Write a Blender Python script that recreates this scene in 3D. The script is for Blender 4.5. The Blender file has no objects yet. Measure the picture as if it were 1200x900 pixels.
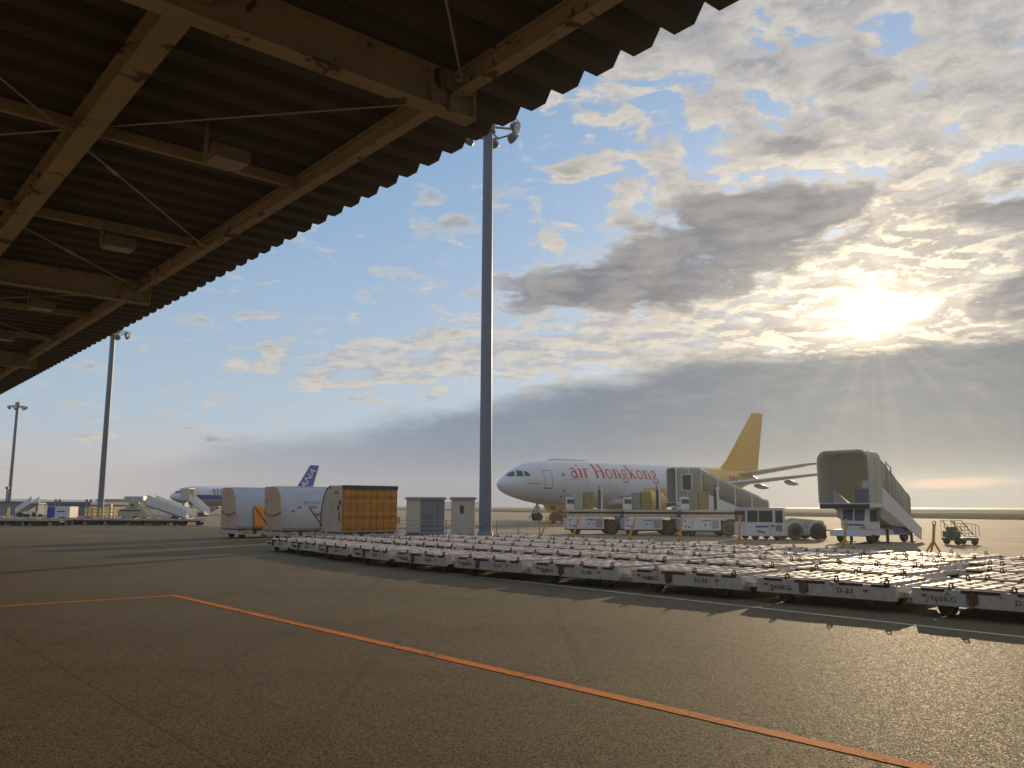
import bpy, bmesh, math, random
HAZE = 0.00032
from mathutils import Vector, Matrix
from math import sin, cos, pi, radians, atan2, sqrt
random.seed(7)
SC = bpy.context.scene
COL = SC.collection

# ------------------------------------------------------------------ camera
F_PX, W_PX = 980.0, 1200.0
EYE = 1.9
cam_d = bpy.data.cameras.new('camera')
cam = bpy.data.objects.new('camera', cam_d)
COL.objects.link(cam)
cam_d.sensor_width = 36.0
cam_d.lens = 36.0 * F_PX / W_PX
cam_d.clip_start = 0.05
cam_d.clip_end = 30000
PITCH = math.atan(143.5 / F_PX)
cam.location = (0, 0, EYE)
cam.rotation_mode = 'XYZ'
cam.rotation_euler = (Matrix.Rotation(pi / 2 + PITCH, 4, 'X') @ Matrix.Rotation(radians(0.15), 4, 'Z')).to_euler()
SC.camera = cam

# ------------------------------------------------------------------ sun, exposure
SUN_AZ, SUN_EL = 23.9, 11.9
sd = bpy.data.lights.new('sun', 'SUN')
sd.energy = 3.2
sd.angle = radians(0.6)
sd.color = (1.0, 0.76, 0.47)
sun = bpy.data.objects.new('sun', sd)
COL.objects.link(sun)
sdir = Vector((sin(radians(SUN_AZ)) * cos(radians(SUN_EL)), cos(radians(SUN_AZ)) * cos(radians(SUN_EL)), sin(radians(SUN_EL))))
sun.rotation_euler = sdir.to_track_quat('Z', 'Y').to_euler()
sun.location = (0, 0, 60)
SC.view_settings.view_transform = 'Standard'
SC.view_settings.look = 'None'
SC.view_settings.gamma = 1
SC.view_settings.exposure = 0.16
SC.view_settings.use_curve_mapping = False
SC.render.engine = 'CYCLES'
SC.cycles.use_denoising = True
SC.cycles.max_bounces = 8
SC.cycles.sample_clamp_indirect = 6

# ------------------------------------------------------------------ node expression helper
class X:
    """wraps a float socket so that node maths can be written as expressions"""
    def __init__(s, nt, v): s.nt, s.v = nt, v
    def _op(s, op, *o):
        n = s.nt.nodes.new('ShaderNodeMath'); n.operation = op
        for i, a in enumerate((s,) + o):
            if isinstance(a, X): a = a.v
            if isinstance(a, (int, float)): n.inputs[i].default_value = a
            else: s.nt.links.new(a, n.inputs[i])
        return X(s.nt, n.outputs[0])
    def __add__(s, o): return s._op('ADD', o)
    __radd__ = __add__
    def __sub__(s, o): return s._op('SUBTRACT', o)
    def __rsub__(s, o): return X(s.nt, o)._op('SUBTRACT', s)
    def __mul__(s, o): return s._op('MULTIPLY', o)
    __rmul__ = __mul__
    def __truediv__(s, o): return s._op('DIVIDE', o)
    def pw(s, o): return s._op('POWER', o)
    def mx(s, o): return s._op('MAXIMUM', o)
    def mn(s, o): return s._op('MINIMUM', o)
    def gt(s, o): return s._op('GREATER_THAN', o)
    def lt(s, o): return s._op('LESS_THAN', o)
    def absv(s): return s._op('ABSOLUTE')
    def exp(s): return s._op('EXPONENT')
    def clamp(s): return s.mx(0.0).mn(1.0)
    def sm(s, a, b, kind='SMOOTHSTEP'):
        rev = a > b
        n = s.nt.nodes.new('ShaderNodeMapRange'); n.interpolation_type = kind
        s.nt.links.new(s.v, n.inputs[0])
        n.inputs[1].default_value, n.inputs[2].default_value = (b, a) if rev else (a, b)
        n.inputs[3].default_value, n.inputs[4].default_value = (1, 0) if rev else (0, 1)
        return X(s.nt, n.outputs[0])

def piecewise(nt, x, pts):
    """piecewise linear function of x through pts"""
    r = X(nt, float(pts[0][1])) if False else None
    out = None
    for (x0, y0), (x1, y1) in zip(pts, pts[1:]):
        seg = x.sm(x0, x1, 'LINEAR') * (y1 - y0)
        out = seg if out is None else out + seg
    return out + pts[0][1]

def comb(nt, x, y, z):
    n = nt.nodes.new('ShaderNodeCombineXYZ')
    for i, a in enumerate((x, y, z)):
        if isinstance(a, X): nt.links.new(a.v, n.inputs[i])
        else: n.inputs[i].default_value = a
    return n.outputs[0]

def noise(nt, vec, scale, detail=4, rough=.5, dist=0.0, lac=2.0):
    n = nt.nodes.new('ShaderNodeTexNoise')
    nt.links.new(vec, n.inputs['Vector'])
    n.inputs['Scale'].default_value = scale; n.inputs['Detail'].default_value = detail
    n.inputs['Roughness'].default_value = rough; n.inputs['Distortion'].default_value = dist
    n.inputs['Lacunarity'].default_value = lac
    return X(nt, n.outputs[0])

def mixc(nt, f, a, b):
    n = nt.nodes.new('ShaderNodeMix'); n.data_type = 'RGBA'
    if isinstance(f, X): nt.links.new(f.v, n.inputs[0])
    else: n.inputs[0].default_value = f
    for k, c in ((6, a), (7, b)):
        if isinstance(c, tuple): n.inputs[k].default_value = c if len(c) == 4 else c + (1,)
        else: nt.links.new(c, n.inputs[k])
    return n.outputs[2]

def addc(nt, a, b, f):
    """a + f*b for colours"""
    n = nt.nodes.new('ShaderNodeMix'); n.data_type = 'RGBA'; n.blend_type = 'ADD'
    n.clamp_result = False; n.clamp_factor = False
    nt.links.new(f.v, n.inputs[0]); nt.links.new(a, n.inputs[6])
    if isinstance(b, tuple): n.inputs[7].default_value = b + (1,)
    else: nt.links.new(b, n.inputs[7])
    return n.outputs[2]

# ------------------------------------------------------------------ sky
world = bpy.data.worlds.new('World'); SC.world = world
world.use_nodes = True
wt = world.node_tree; wt.nodes.clear()
wo = wt.nodes.new('ShaderNodeOutputWorld'); bg = wt.nodes.new('ShaderNodeBackground')
wt.links.new(bg.outputs[0], wo.inputs[0]); bg.inputs[1].default_value = 0.1
sky = wt.nodes.new('ShaderNodeTexSky'); sky.sky_type = 'NISHITA'; sky.sun_disc = False
sky.sun_elevation = radians(SUN_EL); sky.sun_rotation = radians(SUN_AZ)
sky.air_density = 1.0; sky.dust_density = 0.6; sky.ozone_density = 2.0
tc = wt.nodes.new('ShaderNodeTexCoord')
sx = wt.nodes.new('ShaderNodeSeparateXYZ'); wt.links.new(tc.outputs['Generated'], sx.inputs[0])
dx, dy, dz = (X(wt, sx.outputs[i]) for i in range(3))
DEG = 57.29578
AZ = dx._op('ARCTAN2', dy) * DEG
EL = dz._op('ARCSINE') * DEG
inv = 1.0 / 1.0
den = dz.mx(0.0) + 0.14
plane = comb(wt, dx / den, dy / den, 0.0)
ae = comb(wt, AZ * 0.05, EL * 0.16, 0.0)          # stretched sideways: stratiform texture
n_big = noise(wt, plane, 1.1, 3, .5)
n_alto = noise(wt, plane, 6.6, 10, .60, .25)
vs_ = wt.nodes.new('ShaderNodeVectorMath'); vs_.operation = 'ADD'; wt.links.new(plane, vs_.inputs[0]); vs_.inputs[1].default_value = (.018, .040, 0)
n_alto2 = noise(wt, vs_.outputs[0], 6.6, 10, .60, .25)
relief = ((n_alto - n_alto2) * 7.0 + .5).clamp()
n_fine = noise(wt, plane, 9.0, 6, .6, .2)
n_ae = noise(wt, ae, 2.2, 8, .6, .3)
n_ae2 = noise(wt, ae, 6.5, 7, .62, .25)

def blob(a, e, sa, se, amp=1.0, slope=0.0):
    da = (AZ - a) * (1.0 / sa)
    de = (EL - e - (AZ - a) * slope) * (1.0 / se)
    return (da * da + de * de)._op('MULTIPLY', -1.0).exp() * amp

dotp = dx * sdir.x + dy * sdir.y + dz * sdir.z
ang = dotp.mn(1.0)._op('ARCCOSINE') * DEG

base = sky.outputs[0]
# pale, slightly warm veil towards the horizon
lift = wt.nodes.new('ShaderNodeMix'); lift.data_type = 'RGBA'; lift.blend_type = 'MULTIPLY'; lift.inputs[0].default_value = 1; lift.clamp_result = False
wt.links.new(base, lift.inputs[6]); lift.inputs[7].default_value = (1.25, 1.2, 1.3, 1); base = lift.outputs[2]
base = mixc(wt, .72, base, (2.15, 3.65, 5.5))
veil = EL.sm(24, 0.5) * 0.72
base = mixc(wt, veil, base, (4.4, 5.0, 5.5))
low = (EL.sm(6.0, 1.2) * 0.7)
base = mixc(wt, low, base, (5.4, 4.5, 4.0))
# altocumulus field
thr = piecewise(wt, AZ, [(-14, .90), (-7, .80), (-1, .62), (3, .515), (9, .455), (20, .40), (33, .395)])
alto = (n_alto * .72 + n_big * .28 + n_fine * .12 - .06 - thr)
am = alto.sm(-0.005, 0.05) * EL.sm(6.0, 10.5)
thick = (alto.sm(0.03, 0.15) * .75 + (1.0 - relief) * .55).clamp()
near = (ang * -1.0 * (1 / 6.0)).exp()
c_lit = mixc(wt, near.clamp(), (6.1, 5.6, 4.9), (11.0, 9.4, 6.8))
c_core = mixc(wt, near.clamp(), (2.7, 2.75, 3.0), (5.6, 4.3, 2.9))
ca = mixc(wt, thick * .92, c_lit, c_core)
colr = mixc(wt, am * .9, base, ca)
# pale streaky layer between the dark cloud and the bank
lay = (blob(3, 10.6, 11, 2.2) + blob(15, 12.3, 9, 1.7) + blob(-11, 9.2, 7, 1.6, .7) + (n_ae2 - .5) * 3.4 + (n_ae - .5) * 1.5 - .42).sm(-.1, .35)
laysh = (n_ae2 * .75 + relief * .12 + n_fine * .13).sm(.35, .62)
colr = mixc(wt, lay * .72, colr, mixc(wt, near.clamp(), mixc(wt, laysh, (3.2, 3.3, 3.7), (6.2, 5.5, 4.6)), mixc(wt, laysh, (5.5, 4.2, 2.9), (10.5, 9.0, 6.6))))
# dark cumulus
dk = blob(13.5, 17.4, 7.0, 3.0, 1.05, .12) + blob(18.0, 18.6, 5.0, 2.2, .5) + blob(3.5, 14.6, 5.5, 1.4, .4) + blob(5, 15.0, 6.5, 1.3, .95, .06) + blob(18.5, 19.0, 5.5, 1.6, .8) \
    + blob(10.5, 14.3, 5.5, 1.0, .7) + blob(31.6, 17.8, 3.0, 1.6, .85) + blob(32.5, 12.8, 3.6, 2.0, .85, .25) + blob(21, 23.2, 6, .9, .42) + blob(28, 26, 6, 1.0, .4)
dkv = dk + (n_ae - .5) * 1.3 + (n_ae2 - .5) * 1.1 + (n_alto - .5) * 2.4 + (n_fine - .5) * .5
dkm = dkv.sm(.22, .92)
rim = dkv.sm(.1, .36) * (1.0 - dkm)
colr = mixc(wt, rim * .45, colr, mixc(wt, near.clamp(), (5.6, 5.2, 4.7), (11.0, 9.3, 6.6)))
dcol = mixc(wt, ((n_ae2 * .5 + n_alto * .5).sm(.38, .62)), (1.5, 1.55, 1.75), (2.9, 2.8, 2.8))
colr = mixc(wt, dkm * .93, colr, dcol)
# sun shining through the cloud gap
lobes = blob(23.9, 12.0, 1.9, 1.15) + blob(25.6, 12.4, 1.8, .9, .45) + blob(23.2, 13.4, 1.8, 1.2, .4)
gl = (lobes + (n_fine - .5) * 1.6 + (n_alto - .5) * 1.4 + (n_ae2 - .5) * .5).sm(.30, .85) * ang.sm(8.0, 4.5)
colr = addc(wt, colr, (22.0, 19.5, 15.0), gl)
edge = relief.sm(.45, .9) * am * (ang * ang * (-1.0 / 60.0)).exp()
colr = addc(wt, colr, (7.0, 5.6, 3.2), edge * (1.0 - dkm))
colr = addc(wt, colr, (5.0, 4.2, 2.9), ((ang * ang * (-1.0 / 6.0)).exp()))
# grey bank along the horizon
top = piecewise(wt, AZ, [(-32, 1.5), (-15, 4.4), (-6, 6.2), (6, 8.6), (14, 9.8), (20, 10.3), (26, 10.6), (33, 10.0)])
bk = (top - EL + (n_ae - .5) * 3.2 + (n_ae2 - .5) * 1.6)
soft = bk.sm(-.9, 1.1)
bop = piecewise(wt, AZ, [(-28, 0.0), (-17, .45), (-4, .8), (6, .93), (33, .96)])
bcol = mixc(wt, AZ.sm(-12, 24), (.92, 1.55, 2.5), (1.0, 1.3, 1.65))
bcol = mixc(wt, EL.sm(4.0, .3) * .4, bcol, (1.5, 1.85, 2.35))
bcol = mixc(wt, (n_ae2.sm(.4, .75)) * .22 * EL.sm(2, 8), bcol, (3.9, 3.6, 3.4))
colr = mixc(wt, soft * bop, colr, bcol)
# light scattered below the sun
phi = (EL - 11.9)._op('ARCTAN2', AZ - 23.9)
rayn = noise(wt, comb(wt, phi * 1.0, 0.0, 0.0), 5.0, 3, .6).sm(.35, .7)
under = (ang * ang * (-1.0 / 75.0)).exp() * (rayn * .26 + .34)
colr = addc(wt, colr, (2.2, 1.95, 1.45), under)
# orange streaks close to the horizon
strk = (blob(27.6, 1.45, 3.6, .42, 1.0, .03) + blob(34, 2.3, 3.2, .28, .9) + (n_ae2 - .5) * 1.0).sm(.3, 1.0)
colr = mixc(wt, strk * .5, colr, (7.5, 4.2, 2.8))
wt.links.new(colr, bg.inputs[0])
world.cycles.sampling_method = 'MANUAL'
world.cycles.sample_map_resolution = 1024

# ------------------------------------------------------------------ materials
def mat(name, col, rough=.6, metal=0.0, var=.18, scale=2.0, bump=0.0, rust=None, rust_scale=3.0, stain=None,
        spec=.5, streak=False, fine=40.0):
    """painted or bare surface: base colour with slow and fine variation, optional rust patches"""
    m = bpy.data.materials.new(name); m.use_nodes = True
    nt = m.node_tree; b = nt.nodes['Principled BSDF']
    t = nt.nodes.new('ShaderNodeTexCoord'); v = t.outputs['Object']
    oi = nt.nodes.new('ShaderNodeObjectInfo')
    vm = nt.nodes.new('ShaderNodeVectorMath'); vm.operation = 'ADD'
    nt.links.new(v, vm.inputs[0])
    off = comb(nt, X(nt, oi.outputs['Random']) * 37.0, X(nt, oi.outputs['Random']) * 11.0, 0.0)
    nt.links.new(off, vm.inputs[1]); v = vm.outputs[0]
    if streak:
        mp = nt.nodes.new('ShaderNodeMapping'); mp.inputs['Scale'].default_value = (1, 1, .18)
        nt.links.new(v, mp.inputs[0]); vs = mp.outputs[0]
    else: vs = v
    n1 = noise(nt, vs, scale, 6, .6); n2 = noise(nt, v, fine, 3, .6)
    f = (n1 - .5) * (2 * var) + (n2 - .5) * (var * .8) + 1.0
    dark = tuple(c * .0 for c in col)
    c = mixc(nt, (1.0 - f).mx(-1.0)*1.0, tuple(col), (0, 0, 0))
    # multiply by f
    mu = nt.nodes.new('ShaderNodeMix'); mu.data_type = 'RGBA'; mu.blend_type = 'MULTIPLY'; mu.inputs[0].default_value = 1
    mu.inputs[6].default_value = tuple(col) + (1,)
    nt.links.new(comb(nt, f, f, f), mu.inputs[7]); c = mu.outputs[2]
    rz = X(nt, None) if False else None
    r = (n1 - .5) * .3 + rough
    if stain:
        sc_, amt = stain
        s = noise(nt, vs, scale * 2.3, 5, .65).sm(.5, .75) * amt
        c = mixc(nt, s, c, sc_)
    if rust:
        rc, thr = rust
        rn = noise(nt, v, rust_scale, 8, .68, .4)
        rm = rn.sm(thr, thr + .05)
        c = mixc(nt, rm * .85, c, rc)
        r = r + rm * .25
    nt.links.new(c, b.inputs['Base Color'])
    nt.links.new(r.clamp().v, b.inputs['Roughness'])
    b.inputs['Metallic'].default_value = metal
    b.inputs['Specular IOR Level'].default_value = spec
    if bump:
        bn = nt.nodes.new('ShaderNodeBump'); bn.inputs['Strength'].default_value = bump; bn.inputs['Distance'].default_value = .02
        nt.links.new(n2.v, bn.inputs['Height']); nt.links.new(bn.outputs[0], b.inputs['Normal'])
    return m

RUST = (.16, .065, .03)
M = {}
def MM(k, *a, **kw): M[k] = mat(k, *a, **kw)
MM('white_paint', (.70, .69, .67), .45, var=.10, stain=((.42, .37, .31), .45), streak=True)
MM('dolly_white', (.62, .55, .48), .6, var=.2, scale=2.2, rust=((.26, .13, .07), .585), rust_scale=6, stain=((.34, .27, .21), .65), streak=True)
MM('roller_plate', (.56, .45, .37), .56, spec=.35, var=.22, scale=5, rust=((.30, .17, .11), .62), rust_scale=9, bump=.15)
MM('rusty_clamp', (.17, .085, .05), .7, var=.35, scale=8, rust=(RUST, .5))
MM('dark_recess', (.035, .028, .024), .8)
MM('latch_brown', (.22, .12, .05), .65, var=.4, scale=9, rust=(RUST, .45))
MM('rubber', (.022, .021, .020), .75, var=.3)
MM('wheel_rim', (.05, .045, .04), .5, metal=.4)
MM('red_mark', (.55, .06, .035), .5)
MM('ink', (.10, .09, .09), .6)
MM('black_steel', (.05, .048, .047), .6, var=.3)
MM('galvanised', (.36, .38, .40), .45, metal=.55, var=.14, scale=1.2, streak=True)
MM('mast_steel', (.15, .18, .22), .5, metal=.35, var=.16, scale=.8, streak=True)
MM('beam_cream', (.42, .33, .21), .65, var=.32, scale=1.6, rust=((.10, .035, .015), .575), rust_scale=2.6, fine=22)
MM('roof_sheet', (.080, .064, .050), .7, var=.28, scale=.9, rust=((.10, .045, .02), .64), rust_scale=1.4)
MM('rod_steel', (.40, .34, .26), .5, metal=.3)
MM('lamp_housing', (.34, .27, .17), .5, var=.15)
MM('lamp_glass', (.36, .31, .24), .15)
MM('flood_dark', (.16, .18, .21), .35, metal=.5)
MM('flood_white', (.75, .76, .78), .3)
MM('glass_dark', (.03, .04, .05), .08, var=.1)
MM('dull_yellow', (.40, .30, .10), .55, var=.15)
MM('yellow_paint', (.62, .36, .03), .5, var=.15, rust=(RUST, .68))
MM('yellow_stand', (.62, .33, .045), .55, var=.2, scale=6, rust=(RUST, .64))
MM('plywood', (.62, .40, .25), .7, var=.25, scale=2.5, streak=True, rust=((.30, .12, .06), .58), rust_scale=2.2)
MM('tan_fabric', (.62, .47, .32), .75, var=.22, scale=2.5, streak=True, stain=((.2, .13, .09), .5))
MM('silver_fabric', (.40, .45, .54), .38, metal=.2, var=.12, scale=1.2, stain=((.34, .33, .28), .6))
MM('orange_sheet', (.85, .30, .015), .4, var=.3, scale=2.2, streak=True)
MM('blue_paint', (.012, .05, .42), .45)
MM('blue_bright', (.03, .06, .42), .4)
MM('kiosk_light', (.52, .47, .40), .6, var=.1, stain=((.3, .25, .2), .4), streak=True)
MM('kiosk_grey', (.19, .20, .23), .6, var=.1)
MM('roof_grey', (.27, .29, .32), .5)
MM('olive_hood', (.30, .28, .23), .6, var=.2)
MM('canvas_green', (.44, .44, .36), .65, var=.15, scale=1.5)
MM('grey_steel', (.28, .28, .27), .5, metal=.3, var=.15)
MM('far_building', (.26, .27, .28), .8, var=.2, scale=.3)
MM('far_roof', (.10, .12, .12), .7)
MM('engine_yellow', (.62, .40, .06), .35)
MM('orange_cone', (.7, .12, .03), .5)
MM('tug_green', (.10, .13, .08), .6)
MM('beige_paint', (.52, .43, .28), .55, var=.12)
MM('brown_tyre', (.075, .05, .035), .8, var=.4, scale=6)
MM('text_red', (.50, .03, .05), .4)
MM('lamp_orange', (.8, .25, .03), .3)

def ground_mat(name, kind):
    m = bpy.data.materials.new(name); m.use_nodes = True
    nt = m.node_tree; b = nt.nodes['Principled BSDF']
    t = nt.nodes.new('ShaderNodeTexCoord'); v = t.outputs['Object']
    if kind == 'asphalt':
        vo = nt.nodes.new('ShaderNodeTexVoronoi'); vo.inputs['Scale'].default_value = 92; nt.links.new(v, vo.inputs['Vector'])
        sep = nt.nodes.new('ShaderNodeSeparateColor'); nt.links.new(vo.outputs['Color'], sep.inputs[0])
        g = X(nt, sep.outputs[0]); dist = X(nt, vo.outputs['Distance'])
        n1 = noise(nt, v, .16, 5, .6); n2 = noise(nt, v, 1.3, 5, .65); n3 = noise(nt, v, 9, 4, .6); n4 = noise(nt, v, 45, 3, .7)
        st = nt.nodes.new('ShaderNodeMapping'); st.inputs['Scale'].default_value = (.05, .9, 1); st.inputs['Rotation'].default_value = (0, 0, radians(40))
        nt.links.new(v, st.inputs[0]); n5 = noise(nt, st.outputs[0], 1.0, 5, .6)
        f = (n1 - .5) * .55 + (n2 - .5) * .28 + (n3 - .5) * .3 + (n5 - .5) * .35 + (g - .5) * .5 + (n4 - .5) * .5 + 1.0
        br = noise(nt, v, .07, 3, .5).sm(.4, .65)
        c0 = mixc(nt, br * .5, (.158, .118, .062), (.132, .105, .064))
        mu = nt.nodes.new('ShaderNodeMix'); mu.data_type = 'RGBA'; mu.blend_type = 'MULTIPLY'; mu.inputs[0].default_value = 1
        nt.links.new(c0, mu.inputs[6]); nt.links.new(comb(nt, f, f, f), mu.inputs[7])
        c = mu.outputs[2]
        rt_ = nt.nodes.new('ShaderNodeMapping'); rt_.inputs['Rotation'].default_value = (0, 0, radians(-40.3)); nt.links.new(v, rt_.inputs[0])
        lane = nt.nodes.new('ShaderNodeTexBrick'); nt.links.new(rt_.outputs[0], lane.inputs['Vector']); lane.offset = .37
        lane.inputs['Scale'].default_value = 1.0; lane.inputs['Brick Width'].default_value = 4.1; lane.inputs['Row Height'].default_value = 31.0; lane.inputs['Mortar Size'].default_value = .022; lane.inputs['Mortar Smooth'].default_value = 1.0
        lane.inputs['Color1'].default_value = (.92, .92, .93, 1); lane.inputs['Color2'].default_value = (1.07, 1.06, 1.04, 1); lane.inputs['Mortar'].default_value = (.62, .60, .58, 1)
        ml = nt.nodes.new('ShaderNodeMix'); ml.data_type = 'RGBA'; ml.blend_type = 'MULTIPLY'; ml.inputs[0].default_value = 1
        nt.links.new(c, ml.inputs[6]); nt.links.new(lane.outputs[0], ml.inputs[7]); c = ml.outputs[2]
        cw = nt.nodes.new('ShaderNodeTexVoronoi'); cw.feature = 'DISTANCE_TO_EDGE'; cw.inputs['Scale'].default_value = .22
        wv = nt.nodes.new('ShaderNodeVectorMath'); wv.operation = 'ADD'; nt.links.new(v, wv.inputs[0]); nt.links.new(comb(nt, n2 * 1.6, n3 * .35, 0.0), wv.inputs[1]); nt.links.new(wv.outputs[0], cw.inputs['Vector'])
        crack = X(nt, cw.outputs['Distance']).sm(.0035, .0012) * noise(nt, v, .3, 2).sm(.5, .58)
        c = mixc(nt, crack * .3, c, (.02, .017, .014))
        ty = nt.nodes.new('ShaderNodeMapping'); ty.inputs['Rotation'].default_value = (0, 0, radians(-31)); ty.inputs['Scale'].default_value = (1.6, .035, 1); nt.links.new(v, ty.inputs[0])
        tyre = noise(nt, ty.outputs[0], 1.0, 4, .6).sm(.60, .72)
        c = mixc(nt, tyre * .22, c, (.035, .028, .022))
        chips = g.sm(.93, .97) * noise(nt, v, 25, 2).sm(.4, .6)
        c = mixc(nt, chips * .6, c, (.22, .19, .15))
        oil = noise(nt, v, .55, 6, .7, .6).sm(.66, .78)
        c = mixc(nt, oil * .35, c, (.028, .024, .02))
        nt.links.new(c, b.inputs['Base Color'])
        nt.links.new(((n3 - .5) * .2 + .74 + (g - .5) * .4).clamp().v, b.inputs['Roughness'])
        h = dist * -1.0 + g * .6 + n4 * .25
        bn = nt.nodes.new('ShaderNodeBump'); bn.inputs['Strength'].default_value = .35; bn.inputs['Distance'].default_value = .008
        nt.links.new(h.v, bn.inputs['Height'])
        s1 = nt.nodes.new('ShaderNodeVectorMath'); s1.operation = 'SUBTRACT'; nt.links.new(vo.outputs['Color'], s1.inputs[0]); s1.inputs[1].default_value = (.5, .5, .5)
        s2 = nt.nodes.new('ShaderNodeVectorMath'); s2.operation = 'SCALE'; nt.links.new(s1.outputs[0], s2.inputs[0]); s2.inputs['Scale'].default_value = .50
        s3 = nt.nodes.new('ShaderNodeVectorMath'); s3.operation = 'ADD'; nt.links.new(s2.outputs[0], s3.inputs[0]); nt.links.new(bn.outputs[0], s3.inputs[1])
        s4 = nt.nodes.new('ShaderNodeVectorMath'); s4.operation = 'NORMALIZE'; nt.links.new(s3.outputs[0], s4.inputs[0]); nt.links.new(s4.outputs[0], b.inputs['Normal'])
        b.inputs['Specular IOR Level'].default_value = .055
    elif kind == 'concrete':
        n1 = noise(nt, v, .05, 6, .6); n2 = noise(nt, v, .5, 6, .65)
        mp = nt.nodes.new('ShaderNodeMapping'); mp.inputs['Rotation'].default_value = (0, 0, radians(-40.3)); nt.links.new(v, mp.inputs[0])
        st = nt.nodes.new('ShaderNodeMapping'); st.inputs['Scale'].default_value = (.02, .6, 1); nt.links.new(mp.outputs[0], st.inputs[0])
        n3 = noise(nt, st.outputs[0], 1.0, 5, .6)
        bk_ = nt.nodes.new('ShaderNodeTexBrick'); nt.links.new(mp.outputs[0], bk_.inputs['Vector'])
        bk_.offset = 0; bk_.inputs['Scale'].default_value = 1.0
        bk_.inputs['Brick Width'].default_value = 7.5; bk_.inputs['Row Height'].default_value = 7.5; bk_.inputs['Mortar Size'].default_value = .04
        bk_.inputs['Color1'].default_value = (.30, .225, .145, 1); bk_.inputs['Color2'].default_value = (.25, .19, .125, 1); bk_.inputs['Mortar'].default_value = (.07, .055, .04, 1)
        f = (n1 - .5) * .35 + (n2 - .5) * .3 + (n3 - .5) * .5 + 1.0
        mu = nt.nodes.new('ShaderNodeMix'); mu.data_type = 'RGBA'; mu.blend_type = 'MULTIPLY'; mu.inputs[0].default_value = 1
        nt.links.new(bk_.outputs[0], mu.inputs[6]); nt.links.new(comb(nt, f, f, f), mu.inputs[7])
        nt.links.new(mu.outputs[2], b.inputs['Base Color'])
        b.inputs['Roughness'].default_value = .85; b.inputs['Specular IOR Level'].default_value = .1
    elif kind == 'grass':
        st = nt.nodes.new('ShaderNodeMapping'); st.inputs['Rotation'].default_value = (0, 0, radians(-61)); st.inputs['Scale'].default_value = (.02, .002, 1); nt.links.new(v, st.inputs[0])
        n = noise(nt, st.outputs[0], 1.0, 6, .6); n2 = noise(nt, v, .3, 5, .7)
        c = mixc(nt, n.sm(.35, .65), (.040, .042, .022), (.075, .062, .034))
        c = mixc(nt, (n2 - .4).clamp(), c, (.05, .055, .03))
        nt.links.new(c, b.inputs['Base Color']); b.inputs['Roughness'].default_value = 1.0; b.inputs['Specular IOR Level'].default_value = .0
    elif kind == 'sea':
        n = noise(nt, v, .05, 5, .6)
        b.inputs['Base Color'].default_value = (.05, .065, .085, 1); b.inputs['Roughness'].default_value = .7; b.inputs['Specular IOR Level'].default_value = .2
        bn = nt.nodes.new('ShaderNodeBump'); bn.inputs['Strength'].default_value = .5; bn.inputs['Distance'].default_value = 1.5
        nt.links.new(n.v, bn.inputs['Height']); nt.links.new(bn.outputs[0], b.inputs['Normal'])
    elif kind[0] == 'paint':
        n = noise(nt, v, 14, 7, .75); n2 = noise(nt, v, 1.1, 4, .6); n4 = noise(nt, v, 60, 2, .6)
        w = (n * .5 + n2 * .3 + n4 * .25)
        c = mixc(nt, w.sm(kind[2], kind[2] + .09), kind[1], (.062, .05, .038))
        nt.links.new(c, b.inputs['Base Color']); b.inputs['Roughness'].default_value = .8; b.inputs['Specular IOR Level'].default_value = .08
        bn = nt.nodes.new('ShaderNodeBump'); bn.inputs['Strength'].default_value = .5; bn.inputs['Distance'].default_value = .008
        nt.links.new(n4.v, bn.inputs['Height']); nt.links.new(bn.outputs[0], b.inputs['Normal'])
    return m

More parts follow.
